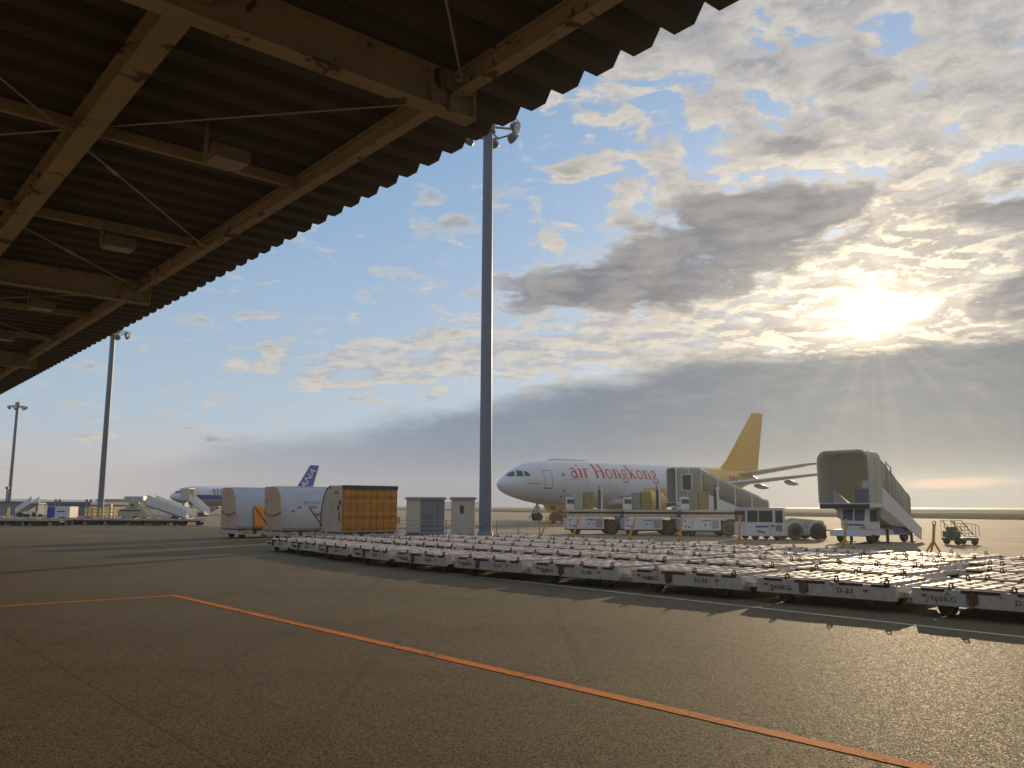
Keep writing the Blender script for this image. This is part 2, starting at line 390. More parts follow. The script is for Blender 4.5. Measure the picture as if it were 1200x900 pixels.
# ------------------------------------------------------------------ mesh builder
class MB:
    def __init__(s): s.v = []; s.f = []; s.m = []; s.mats = []
    def mi(s, m):
        if m is None: return 0
        m = M[m] if isinstance(m, str) else m
        if m not in s.mats: s.mats.append(m)
        return s.mats.index(m)
    def add(s, vs, fs, m=None, T=None):
        k = len(s.v); i = s.mi(m)
        s.v += [tuple(T @ Vector(p)) if T else tuple(p) for p in vs]
        s.f += [tuple(k + a for a in f) for f in fs]; s.m += [i] * len(fs)
        return s
    def box(s, x0, x1, y0, y1, z0, z1, m=None, T=None):
        vs = [(x, y, z) for z in (z0, z1) for y in (y0, y1) for x in (x0, x1)]
        return s.add(vs, [(0, 2, 3, 1), (4, 5, 7, 6), (0, 1, 5, 4), (2, 6, 7, 3), (0, 4, 6, 2), (1, 3, 7, 5)], m, T)
    def tube(s, pts, r, m=None, n=8, cap=True, T=None):
        pts = [Vector(p) for p in pts]
        rs = r if isinstance(r, (list, tuple)) else [r] * len(pts)
        vs = []; fs = []
        for i, p in enumerate(pts):
            d = (pts[min(i + 1, len(pts) - 1)] - pts[max(i - 1, 0)]).normalized()
            a = d.orthogonal().normalized() if abs(d.z) > .98 else d.cross(Vector((0, 0, 1))).normalized()
            b = d.cross(a)
            for k in range(n):
                t = 2 * pi * k / n
                vs.append(p + a * cos(t) * rs[i] + b * sin(t) * rs[i])
        for i in range(len(pts) - 1):
            for k in range(n):
                k2 = (k + 1) % n
                fs.append((i * n + k, i * n + k2, (i + 1) * n + k2, (i + 1) * n + k))
        if cap:
            fs.append(tuple(range(n - 1, -1, -1))); fs.append(tuple((len(pts) - 1) * n + k for k in range(n)))
        return s.add(vs, fs, m, T)
    def bar(s, p, q, w, h, m=None, T=None):
        """rectangular bar from p to q, width w sideways, height h"""
        p, q = Vector(p), Vector(q); d = (q - p).normalized()
        a = d.cross(Vector((0, 0, 1)))
        a = a.normalized() if a.length > 1e-4 else Vector((1, 0, 0))
        b = a.cross(d).normalized()
        vs = [o + a * (w / 2) * i + b * (h / 2) * j for o in (p, q) for i, j in ((-1, -1), (1, -1), (1, 1), (-1, 1))]
        return s.add(vs, [(0, 1, 2, 3), (7, 6, 5, 4), (0, 4, 5, 1), (1, 5, 6, 2), (2, 6, 7, 3), (3, 7, 4, 0)], m, T)
    def prism(s, prof, x0, x1, m=None, T=None, axis='x', capm=None):
        """profile of (a, b) pairs extruded between x0 and x1"""
        n = len(prof)
        def P(x, a, b): return {'x': (x, a, b), 'y': (a, x, b), 'z': (a, b, x)}[axis]
        vs = [P(x0, a, b) for a, b in prof] + [P(x1, a, b) for a, b in prof]
        fs = [(i, (i + 1) % n, n + (i + 1) % n, n + i) for i in range(n)]
        s.add(vs, fs, m, T)
        return s.add(vs, [tuple(range(n - 1, -1, -1)), tuple(range(n, 2 * n))], capm or m, T)
    def ring_loft(s, rings, m=None, T=None, cap=True, closed=True):
        n = len(rings[0]); vs = [p for r in rings for p in r]; fs = []
        for i in range(len(rings) - 1):
            for k in range(n if closed else n - 1):
                k2 = (k + 1) % n
                fs.append((i * n + k, i * n + k2, (i + 1) * n + k2, (i + 1) * n + k))
        if cap: fs += [tuple(range(n - 1, -1, -1)), tuple((len(rings) - 1) * n + k for k in range(n))]
        return s.add(vs, fs, m, T)
    def sheet(s, rows, m=None, T=None):
        """open grid of points, one-sided"""
        n = len(rows[0]); vs = [p for r in rows for p in r]
        return s.add(vs, [(i * n + k, i * n + k + 1, (i + 1) * n + k + 1, (i + 1) * n + k) for i in range(len(rows) - 1) for k in range(n - 1)], m, T)
    def build(s, name, parent=None, smooth=None, bevel=0.0, mat_=None):
        me = bpy.data.meshes.new(name)
        me.from_pydata([tuple(p) for p in s.v], [], s.f)
        if mat_ is not None: me.materials.append(M[mat_] if isinstance(mat_, str) else mat_)
        else:
            for x in s.mats: me.materials.append(x)
            me.polygons.foreach_set('material_index', s.m)
        bm = bmesh.new(); bm.from_mesh(me)
        bmesh.ops.remove_doubles(bm, verts=bm.verts, dist=1e-5)
        bmesh.ops.recalc_face_normals(bm, faces=bm.faces)
        if bevel:
            es = [e for e in bm.edges if len(e.link_faces) == 2 and e.calc_face_angle(0) > .6]
            try: bmesh.ops.bevel(bm, geom=es, offset=bevel, segments=2, affect='EDGES', clamp_overlap=True)
            except Exception: pass
        bm.to_mesh(me); bm.free()
        if smooth:
            me.polygons.foreach_set('use_smooth', [True] * len(me.polygons))
            me.set_sharp_from_angle(angle=radians(smooth))
        me.update()
        o = bpy.data.objects.new(name, me); COL.objects.link(o)
        if parent: o.parent = parent
        return o

def thing(name, label, cat, loc=(0, 0, 0), rz=0.0, group=None):
    o = bpy.data.objects.new(name, None); COL.objects.link(o); o.empty_display_size = .3
    o.location = loc; o.rotation_euler = (0, 0, rz)
    o['label'] = label; o['category'] = cat
    if group: o['group'] = group
    return o
def tag(o, label=None, cat=None, group=None, kind=None):
    for k, v_ in (('label', label), ('category', cat), ('group', group), ('kind', kind)):
        if v_: o[k] = v_
    return o
def copy_tree(o, parent=None):
    kids = [c for c in COL.objects if c.parent == o]
    c = o.copy(); COL.objects.link(c)
    if parent: c.parent = parent
    for k in kids: copy_tree(k, c)
    return c

_tc = {}
def text_mesh(txt, size, depth=.004, spacing=1.0, shear=0.0, offset=0.0, sx=1.0):
    """mesh of a word in the XZ plane, centred, facing -Y"""
    key = (txt, size, depth, spacing, shear, offset, sx)
    if key in _tc: return _tc[key]
    cu = bpy.data.curves.new('lettering', 'FONT'); cu.body = txt; cu.size = size; cu.extrude = depth
    cu.space_character = spacing; cu.shear = shear; cu.offset = offset; cu.align_x = 'CENTER'; cu.align_y = 'CENTER'
    cu.resolution_u = 3
    ob = bpy.data.objects.new('lettering', cu); COL.objects.link(ob)
    bpy.context.view_layer.update()
    me = bpy.data.meshes.new_from_object(ob.evaluated_get(bpy.context.evaluated_depsgraph_get()))
    bpy.data.objects.remove(ob)
    me.transform(Matrix.Rotation(pi / 2, 4, 'X') @ Matrix.Diagonal((sx, 1, 1, 1)))
    _tc[key] = me
    return me
def text(txt, size, m, parent, loc, rot=(0, 0, 0), name='lettering', **kw):
    me = text_mesh(txt, size, **kw).copy(); me.materials.clear(); me.materials.append(M[m])
    o = bpy.data.objects.new(name, me); COL.objects.link(o); o.parent = parent
    o.location = loc; o.rotation_euler = rot
    return o

TH = radians(40.3)                                    # the warehouse front runs along this bearing
D1 = Vector((-sin(TH), cos(TH), 0)); D2 = Vector((cos(TH), sin(TH), 0))
def UV(u, v, z=0.0): return Vector((0, 0, z)) + D1 * u + D2 * v

# ------------------------------------------------------------------ ground
def flat(name, pts, z, m, **kw):
    b = MB(); b.add([(p[0], p[1], z) for p in pts], [tuple(range(len(pts)))], m)
    o = b.build(name); tag(o, kind='structure'); return o
GM = {k: ground_mat(k, k) for k in ('asphalt', 'concrete', 'grass', 'sea')}
GM['orange_line'] = ground_mat('orange_line', ('paint', (.70, .20, .025), .535))
GM['white_line'] = ground_mat('white_line', ('paint', (.56, .53, .46), .545))
GM['faded_line'] = ground_mat('faded_line', ('paint', (.30, .27, .23), .50))
flat('sea', [(-9000, -3000), (9000, -3000), (9000, 14000), (-9000, 14000)], -.6, GM['sea'])
# grass infield and the concrete apron (real ground sheets, each a few millimetres above the one below)
flat('grass_field', [(-2500, -600), (2500, -600), (2500, 900), (900, 1100), (-900, 1300), (-2500, 1400)], -.008, GM['grass'])
flat('apron', [(-700, 640), (-700, -300), (520, -300), (310, -300), (80, 133), (0, 283), (-190, 640)], -.004, GM['concrete'])
ra = [UV(-60, -25), UV(-60, 29.5), UV(140, 29.5), UV(140, -25)]
flat('asphalt_ground', ra, 0.0, GM['asphalt'])
flat('taxiway', [(-900, 1010), (-900, 990), (420, 160), (1500, -500), (1500, -485), (424, 175)], -.0045, GM['concrete'])

def line_strip(name, pts, w, m, z=.004):
    b = MB()
    for i in range(len(pts) - 1):
        p, q = Vector(pts[i] + (0,)), Vector(pts[i + 1] + (0,)); d = (q - p).normalized(); a = Vector((-d.y, d.x, 0)) * w / 2
        if i < len(pts) - 2: q = q + d * w / 2
        zz = z + .0015 * i
        b.add([(p - a + Vector((0, 0, zz))), (p + a + Vector((0, 0, zz))), (q + a + Vector((0, 0, zz))), (q - a + Vector((0, 0, zz)))], [(0, 1, 2, 3)], m)
    return tag(b.build(name), kind='structure')
line_strip('orange_line', [(-14.6, 12.4), (-7.2, 18.3), (2.95, 6.61), (8.2, .56)], .165, GM['orange_line'])
line_strip('white_line', [(-3.4, 26.4), (-.92, 23.3), (7.6, 12.8), (13.0, 6.1)], .11, GM['white_line'])
line_strip('faded_line', [(-24, 19.2), (-15.65, 26.1), (-10.3, 30.3), (-3, 36)], .12, GM['faded_line'])
line_strip('stand_line', [(-60, 152), (120, 98)], .3, GM['white_line'])
line_strip('stand_line', [(-30, 112), (60, 58)], .2, GM['white_line'])
line_strip('stand_line', [(10, 90), (90, 44)], .2, GM['white_line'])
line_strip('stand_line', [(24, 52), (80, 34)], .15, GM['white_line'])
line_strip('stand_line', [(-40, 64), (-12, 84)], .15, GM['white_line'])

# low hills across the water on the left
b = MB(); rng = random.Random(4)
top = []
for i in range(61):
    a = radians(-44 + i * .62); R = 8200
    hh = max(6, 38 * math.exp(-((i - 22) / 13.0) ** 2) + 18 * math.exp(-((i - 36) / 6.0) ** 2) + rng.uniform(-4, 4) + 16)
    top.append((R * sin(a), R * cos(a), hh))
b.sheet([[(x, y, -2) for x, y, z in top], [(x * 1.02, y * 1.02, z * .7) for x, y, z in top], [(x * 1.05, y * 1.05, z) for x, y, z in top], [(x * 1.2, y * 1.2, -5) for x, y, z in top]], mat('hill_blue', (.30, .34, .40), .95))
tag(b.build('hills', smooth=60), kind='structure')

# ------------------------------------------------------------------ canopy roof
can = thing('canopy_roof', 'dark corrugated steel canopy roof on cream rusty beams overhead', 'roof', (0, 0, 0), TH)
# local x = outwards from the warehouse (v), local y = along the warehouse (u)
PITCH_R, Y0, Y1, XE, XI = .5, -16.5, 78.0, 5.82, -6.0
b = MB(); low = []
k = 0; y = Y0 + .31
while y < Y1:
    low += [(y, 6.25), (y + .23, 6.25), (y + .355, 6.42), (y + .375, 6.42)]
    y += PITCH_R
n = len(low)
for (x0, x1) in ((XI, 1.5), (1.5, XE)):
    dz0 = 0.0 if x0 == XI else .006
    vs = []
    for x in (x0 - (.1 if x0 > 0 else 0), x1):
        vs += [(x, yy, z - dz0) for yy, z in low] + [(x, yy, z - dz0 + .012) for yy, z in low]
    N = 2 * n; fs = []
    for i in range(n - 1):
        fs.append((i, i + 1, N + i + 1, N + i)); fs.append((n + i, N + n + i, N + n + i + 1, n + i + 1))
        fs.append((i, n + i, n + i + 1, i + 1)); fs.append((N + i, N + i + 1, N + n + i + 1, N + n + i))
    fs.append((0, N, N + n, n)); fs.append((n - 1, 2 * n - 1, N + 2 * n - 1, N + n - 1))
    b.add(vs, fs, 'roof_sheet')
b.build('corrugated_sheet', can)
GIR = [-3.8, 6.5, 16.9, 27.2, 37.5, 47.8, 58.1, 68.4]
def ibeam(p, q, w, h, name, tk=.016, end=True):
    """H section between p and q, top at p.z"""
    bb = MB(); p, q = Vector(p), Vector(q)
    dn = Vector((0, 0, 1))
    bb.bar(p - dn * tk / 2, q - dn * tk / 2, w, tk, 'beam_cream')
    bb.bar(p - dn * (h - tk / 2), q - dn * (h - tk / 2), w, tk, 'beam_cream')
    bb.bar(p - dn * h / 2, q - dn * h / 2, tk, h - 2 * tk, 'beam_cream')
    if end:
        d = (q - p).normalized()
        bb.bar(q - dn * h / 2 - d * .012 - d * .02, q - dn * h / 2 - d * .012, w * .94, h - 2 * tk - .004, 'beam_cream')
        bb.bar(q - dn * h / 2 - d * .55, q - dn * h / 2 - d * .535, w * .9, h - 2 * tk - .004, 'beam_cream')
    return bb.build(name, can)
def bolts(bb, pts, nrm, r=.016):
    for p in pts:
        p = Vector(p); bb.tube([p, p + Vector(nrm) * .02], r, 'rod_steel', 6)
for u in GIR:
    for v_ in (4.72, 2.08, -.9):
        bb = MB(); s_ = .16
        bb.box(v_ - s_, v_ + s_, u - .112, u - .104, 6.04, 6.19, 'beam_cream')
        bolts(bb, [(v_ + a_, u - .112, 6.08 + b_) for a_ in (-.11, .11) for b_ in (0, .07)], (0, -1, 0))
        bb.build('gusset_plate', can)
for u in GIR:
    ibeam((XI, u, 6.235), (4.95, u, 6.235), .20, .42, 'girder')
for i, (u0, u1) in enumerate(zip([Y0 + .3] + GIR, GIR + [Y1 - .3])):
    for v_, w_, h_ in ((4.72, .14, .22), (2.08, .24, .26), (-.9, .24, .26)):
        a0 = u0 + (.014 if i else 0); a1 = u1 - .014
        ibeam((v_, a0, 6.232), (v_, a1, 6.232), w_, h_, 'purlin', end=False)
    if i and u1 - u0 > 9:
        for k_ in (1, 2):
            uu = u0 + (u1 - u0) * k_ / 3.0
            for va, vb in ((2.08 + .02, 4.72 - .02), (-.9 + .02, 2.08 - .02)):
                bb = MB()
                bb.bar((va, uu, 6.16), (vb, uu, 6.16), .012, .12, 'beam_cream'); bb.bar((va, uu + .035, 6.222), (vb, uu + .035, 6.222), .07, .01, 'beam_cream')
                bb.bar((va, uu + .035, 6.096), (vb, uu + .035, 6.096), .07, .01, 'beam_cream')
                bb.build('strut', can)
    # crossed tie rods with turnbuckles
    if i:
        for (p, q) in (((4.6, u0 + .4, 6.07), (-.75, u0 + 6.6, 6.07)), ((-.75, u0 + .4, 6.03), (4.6, u0 + 6.6, 6.03)),
                       ((4.6, u1 - .3, 6.05), (2.2, u1 - 2.9, 6.05))):
            bb = MB(); bb.tube([p, q], .011, 'rod_steel', 6)
            P_, Q_ = Vector(p), Vector(q); mid = P_.lerp(Q_, .63); dd = (Q_ - P_).normalized()
            bb.tube([mid - dd * .14, mid - dd * .12, mid + dd * .12, mid + dd * .14], [.012, .024, .024, .012], 'rod_steel', 6)
            for e_ in (P_, Q_): bb.box(e_.x - .06, e_.x + .06, e_.y - .05, e_.y + .05, e_.z - .004, e_.z + .05, 'beam_cream')
            bb.build('tie_rod', can)
# posts that carry the roof on the warehouse side
for u in GIR:
    bb = MB(); bb.box(-5.9, -5.86, u - .15, u + .15, .02, 5.81, 'beam_cream'); bb.box(-5.64, -5.6, u - .15, u + .15, .02, 5.81, 'beam_cream')
    bb.box(-5.86, -5.64, u - .01, u + .01, .02, 5.81, 'beam_cream'); bb.box(-6.0, -5.5, u - .25, u + .25, 0, .02, 'beam_cream')
    bb.build('column', can)

# lamps hanging under the canopy
def canopy_lamp(u, v, label):
    t = thing('canopy_lamp', label, 'lamp', UV(u, v, 6.0), TH, 'lamps hanging under the canopy')
    t.scale = (.85, .85, .85)
    h = MB()
    prof = [(-.13, .0), (.13, .0), (.17, -.04), (.20, -.20), (-.20, -.20), (-.17, -.04)]
    h.prism(prof, -.26, .26, 'lamp_housing'); h.build('housing', t, bevel=.012)
    g = MB(); g.box(-.235, .235, -.175, .175, -.222, -.202, 'lamp_glass'); g.build('diffuser', t, bevel=.005)
    s = MB()
    s.add([(-.30, -.09, -.16), (-.30, .09, -.16), (-.275, .09, -.16), (-.275, -.09, -.16), (-.30, -.012, .26), (-.30, .012, .26), (-.275, .012, .26), (-.275, -.012, .26)],
          [(0, 1, 2, 3), (4, 7, 6, 5), (0, 4, 5, 1), (1, 5, 6, 2), (2, 6, 7, 3), (3, 7, 4, 0)], 'lamp_housing')
    s.build('bracket', t)
    return t
canopy_lamp(9.15, 3.43, 'cream box lamp under the canopy, nearest and largest of the hanging lamps')
canopy_lamp(13.45, 3.43, 'small cream lamp under the canopy, second from the near end')
canopy_lamp(18.75, 3.43, 'pale lamp under the canopy beyond the second girder, third along')
canopy_lamp(22.9, 3.43, 'faint flat lamp under the canopy farthest towards the left edge')
# unseen warehouse wall on the canopy's inner side, added to block sky light
wl = MB(); wl.box(-6.4, -6.1, -16, 76, 0, 6.1, mat('warehouse_wall', (.30, .27, .22), .7, var=.1, scale=.5))
w_ = wl.build('warehouse_wall'); w_.rotation_euler = (0, 0, TH); tag(w_, 'long beige warehouse wall added out of view under the inner side of the canopy', 'wall')

# ------------------------------------------------------------------ light masts
def mast(x, y, h, r0, label, rz=0.0):
    t = thing('light_mast', label, 'light mast', (x, y, 0), rz, 'tall floodlight masts on the apron')
    b = MB(); n = 14
    rr = [r0, r0 * .93, r0 * .86, r0 * .78]
    b.tube([(0, 0, .35), (0, 0, h * .33), (0, 0, h * .66), (0, 0, h)], rr, 'mast_steel', n)
    b.build('pole', t, smooth=40)
    f = MB(); f.tube([(0, 0, 0), (0, 0, .12)], r0 * 1.7, 'kiosk_light', 16); f.tube([(0, 0, .12), (0, 0, .35)], [r0 * 1.25, r0 * 1.1], 'mast_steel', 14)
    f.box(-r0 * .35, r0 * .35, -r0 * 1.12, -r0 * .8, .8, 1.9, 'mast_steel'); f.build('base', t)
    c = MB()
    c.tube([(0, 0, h - .5), (0, 0, h + .9)], r0 * 1.25, 'mast_steel', 14)
    R = 1.9
    for rad, zz in ((R, h - .1),):
        pts = [(rad * cos(2 * pi * i / 20), rad * sin(2 * pi * i / 20), zz) for i in range(21)]
        c.tube(pts, .06, 'mast_steel', 6, cap=False)
    for i in range(6):
        a = 2 * pi * i / 6; c.bar((0, 0, h - .1), (R * cos(a), R * sin(a), h - .1), .09, .12, 'mast_steel')
    c.tube([(0, 0, h + .9), (0, 0, h + 2.0)], .03, 'mast_steel', 6)
    c.build('lamp_carrier', t)
    for i in range(7):
        a = 2 * pi * i / 7 + .35
        q = bpy.data.objects.new('floodlight', flood); COL.objects.link(q); q.parent = t
        q.location = (R * cos(a), R * sin(a), h - .42); q.rotation_euler = (radians(28), 0, a + pi / 2)
    return t
b = MB()
pr = [(-.34, -.14), (-.40, .16), (-.2, .36), (.2, .36), (.40, .16), (.34, -.14)]
b.ring_loft([[(.46 * cos(2 * pi * i / 12) * s_, .0 + d_, .36 * sin(2 * pi * i / 12) * s_) for i in range(12)] for s_, d_ in ((1, -.20), (1.04, -.16), (.92, .05), (.55, .25), (.3, .32))], 'flood_dark')
b.ring_loft([[(.42 * cos(2 * pi * i / 12), d_, .32 * sin(2 * pi * i / 12)) for i in range(12)] for d_ in (-.215, -.203)], 'flood_white')
b.box(-.5, -.47, -.05, .05, 0, .42, 'flood_white'); b.box(.47, .5, -.05, .05, 0, .42, 'flood_white'); b.box(-.5, .5, -.05, .05, .42, .46, 'flood_white')
fo = b.build('floodlight_shape'); flood = fo.data; bpy.data.objects.remove(fo)
mast(-1.65, 53.0, 27.2, .40, 'tall grey floodlight mast rising in the middle, just right of the kiosks', .2)
mast(-53.5, 110.0, 25.0, .40, 'grey floodlight mast with yellow barriers round its foot on the left', .5)
mast(-119.0, 200.0, 25.5, .42, 'farthest floodlight mast near the left edge, its lamps in full view', .1)

# ------------------------------------------------------------------ pallet dollies
DL, DW = 2.72, 2.1
def wheel(parent, x, y, r, w, name='wheel', tm='rubber', rm='wheel_rim'):
    b = MB(); n = 16
    b.ring_loft([[(x + rr * cos(2 * pi * i / n), y + yy, r + rr * sin(2 * pi * i / n)) for i in range(n)] for rr, yy in ((r * .6, -w / 2 + .012), (r * .86, -w / 2), (r, -w * .3), (r, w * .3), (r * .86, w / 2), (r * .6, w / 2 - .012))], tm)
    t = b.build(name, parent, smooth=35)
    b = MB(); b.ring_loft([[(x + rr * cos(2 * pi * i / 12), y + yy, r + rr * sin(2 * pi * i / 12)) for i in range(12)] for rr, yy in ((r * .3, -w / 2 - .012), (r * .56, -w / 2 - .006), (r * .58, -w * .4), (r * .58, w * .4), (r * .56, w / 2 + .006), (r * .3, w / 2 + .012))], rm)
    b.build('rim', t, smooth=35)
    return t
def make_dolly():
    """local: x along the row, -y faces the warehouse, origin on the ground"""
    t = thing('pallet_dolly', 'x', 'pallet dolly')
    hl, hw = DL / 2, DW / 2
    b = MB(); w = 'dolly_white'
    b.box(-hl, hl, -hw, -hw + .06, .21, .49, w); b.box(-hl, hl, hw - .06, hw, .21, .49, w)
    b.box(-hl, -hl + .06, -hw + .06, hw - .06, .26, .47, w); b.box(hl - .06, hl, -hw + .06, hw - .06, .26, .47, w)
    b.box(-hl + .08, hl - .08, -.12, .12, .28, .45, w)
    for x in (-.7, .7): b.box(x - .05, x + .05, -hw + .06, hw - .06, .30, .43, 'black_steel')
    b.box(-hl + .06, hl - .06, -hw + .06, hw - .06, .455, .478, 'dark_recess')
    b.box(hl + .002, hl + .16, -.85, .85, .27, .37, w)
    b.build('chassis', t, bevel=.008)
    for sgn in (-1, 1):
        for a0, a1, hh in ((-.44, -.30, .045), (-.20, .02, .05), (.12, .28, .045), (.34, .46, .045)):
            y0 = sgn * hw; d = MB(); d.box(a0 * DL, a1 * DL, min(y0 - sgn * .05, y0 + sgn * .006), max(y0 - sgn * .05, y0 + sgn * .006), .492 - hh, .500, 'dark_recess'); d.build('stop_slot', t)
    lt = MB(); lt.box(-.17 * DL, -.10 * DL, -hw - .012, -hw - .002, .27, .44, 'latch_brown'); lt.box(-.155 * DL, -.12 * DL, -hw - .04, -hw - .012, .24, .46, 'latch_brown')
    lt.tube([(-.13 * DL, -hw - .055, .23), (-.13 * DL, -hw - .055, .47)], .014, 'latch_brown', 6)
    lt.build('latch', t, bevel=.004)
    r = MB(); rg = random.Random(3)
    nx, ny = 9, 5
    cx_, cy_ = (DL - .1) / nx, (DW - .14) / ny
    for i in range(nx):
        for j in range(ny):
            x0 = -hl + .05 + i * cx_; y0 = -hw + .07 + j * cy_
            tz = rg.uniform(-.006, .006); tx = rg.uniform(-.008, .008)
            m_ = .045
            vs = [(x0 + m_, y0 + m_, .48), (x0 + cx_ - m_, y0 + m_, .48), (x0 + cx_ - m_, y0 + cy_ - m_, .48), (x0 + m_, y0 + cy_ - m_, .48)]
            mid = [(x0 + m_, y0 + .05, .512 + tz), (x0 + cx_ - m_, y0 + .05, .512 + tz + tx), (x0 + cx_ - m_, y0 + cy_ - .05, .512 - tz + tx), (x0 + m_, y0 + cy_ - .05, .512 - tz)]
            top_ = [(x0 + .05, y0 + .10, .525 + tz), (x0 + cx_ - .05, y0 + .10, .525 + tz + tx), (x0 + cx_ - .05, y0 + cy_ - .10, .525 - tz + tx), (x0 + .05, y0 + cy_ - .10, .525 - tz)]
            r.ring_loft([vs, mid, top_], 'roller_plate')
    r.build('roller_deck', t, smooth=50)
    for sgn in (-1, 1):
        for fx in ((-.26, .10, .44) if sgn < 0 else (-.40, -.05, .31)):
            c = MB(); x = fx * DL; y = sgn * (hw - .03)
            pts = [(x - .032, y, .46), (x - .032, y, .555)] + [(x - .032 * cos(a_), y, .56 + .038 * sin(a_)) for a_ in (.5, 1.0, 1.57, 2.1, 2.6)] + [(x + .032, y, .555), (x + .032, y, .50)]
            c.tube(pts, .017, 'rusty_clamp', 6)
            c.box(x - .05, x + .05, y - .035 if sgn < 0 else y - .01, y + .01 if sgn < 0 else y + .035, .495, .535, 'rusty_clamp')
            c.build('stop_clamp', t)
    for fx in (-.425, .30): mk = MB(); mk.box(fx * DL - .045, fx * DL + .045, -hw - .006, -hw - .002, .345, .395, 'red_mark'); mk.build('reflector', t)
    for x in (-.86, -.5, .62, .98):
        if x in (-.5, .98): continue
    for x, y in ((-.88, -.72), (-.88, .72), (.80, -.72), (.80, .72)): wheel(t, x, y, .165, .14)
    db = MB(); db.bar((-hl - .02, -.22, .30), (-hl - .30, 0, .28), .05, .05, 'dolly_white'); db.bar((-hl - .02, .22, .30), (-hl - .30, 0, .28), .05, .05, 'dolly_white')
    db.box(-hl - .36, -hl - .27, -.05, .05, .25, .31, 'rusty_clamp')
    db.build('drawbar', t)
    return t
proto = make_dolly()
bpy.context.view_layer.update()
rg = random.Random(11)
ORD = ['first', 'second', 'third', 'fourth', 'fifth', 'sixth', 'seventh', 'eighth', 'ninth', 'tenth', 'eleventh', 'twelfth']
KG = ['960KG', '960KG', '915KG', '915KG', '960KG', '960KG', '915KG', '960KG', '960KG', '960KG', '915KG']
DN = ['D-31', 'D-22', 'D-25', 'D-18', 'D-14', 'D-12', 'D-27', 'D-09', 'D-16', 'D-33', 'D-20']
def vfront(u):
    pts = [(-10, 16.2), (0, 15.75), (7, 15.3), (12, 14.7), (16.2, 14.3), (22, 14.25), (28, 14.9), (34, 15.6), (40, 16.3)]
    for (a, p), (c, q) in zip(pts, pts[1:]):
        if a <= u <= c: return p + (q - p) * (u - a) / (c - a)
    return 15.5
rows = [(4.4, 33.2, 0.0, 'front'), (1.2, 34.5, 2.62, 'second'), (2.6, 33.0, 5.15, 'third'), (3.4, 32.0, 7.6, 'fourth'), (6.6, 30.5, 10.0, 'rearmost')]
used = False; nd = 0
for ri, (ua, ub, dv, rname) in enumerate(rows):
    u = ua; k = 0; cells = []
    while u < ub:
        cells.append(u); u += DL + .33 + (rg.uniform(-.04, .10) if ri else 0)
        if ri and rg.random() < .07: u += .5
    for k, u in enumerate(cells):
        v0 = vfront(u + .5) if ri == 0 else (vfront(u) * .45 + 15.3 * .55 + dv)
        slope = (vfront(u + 1.5) - vfront(u - 1.5)) / 3 if ri == 0 else .45 * (vfront(u + 1.5) - vfront(u - 1.5)) / 3
        wob = rg.uniform(-.02, .02)
        t = proto if not used else copy_tree(proto); used = True
        p = UV(u + DL / 2, v0 + DW / 2 + rg.uniform(-.05, .05) * (1 if ri else .6))
        t.location = p
        # local +x runs towards the right end of the row (-D1); local -y faces the warehouse
        t.rotation_euler = (0, 0, atan2(-D1.y, -D1.x) + math.atan(-slope) * -1.0 * -1.0 + wob)
        nxt = 'white pallet dolly'
        if ri == 0:
            kg, dn = KG[k % len(KG)], DN[k % len(DN)]
            t['label'] = 'white pallet dolly marked %s and %s, %s from the right in the front row' % (kg, dn, ORD[k])
            text(kg, .13, 'ink', t, (-.31 * DL, -DW / 2 - .006, .325), spacing=1.15, sx=1.05)
            text(dn, .13, 'ink', t, (.16 * DL, -DW / 2 - .006, .345), spacing=1.15, sx=1.05)
        else:
            t['label'] = 'white roller deck pallet dolly, %s from the right in the %s row' % (ORD[k], rname)
        t['group'] = 'empty pallet dollies parked in rows'
        nd += 1
# fix: face the lettering side (-y local) to the warehouse
print('dollies', nd)

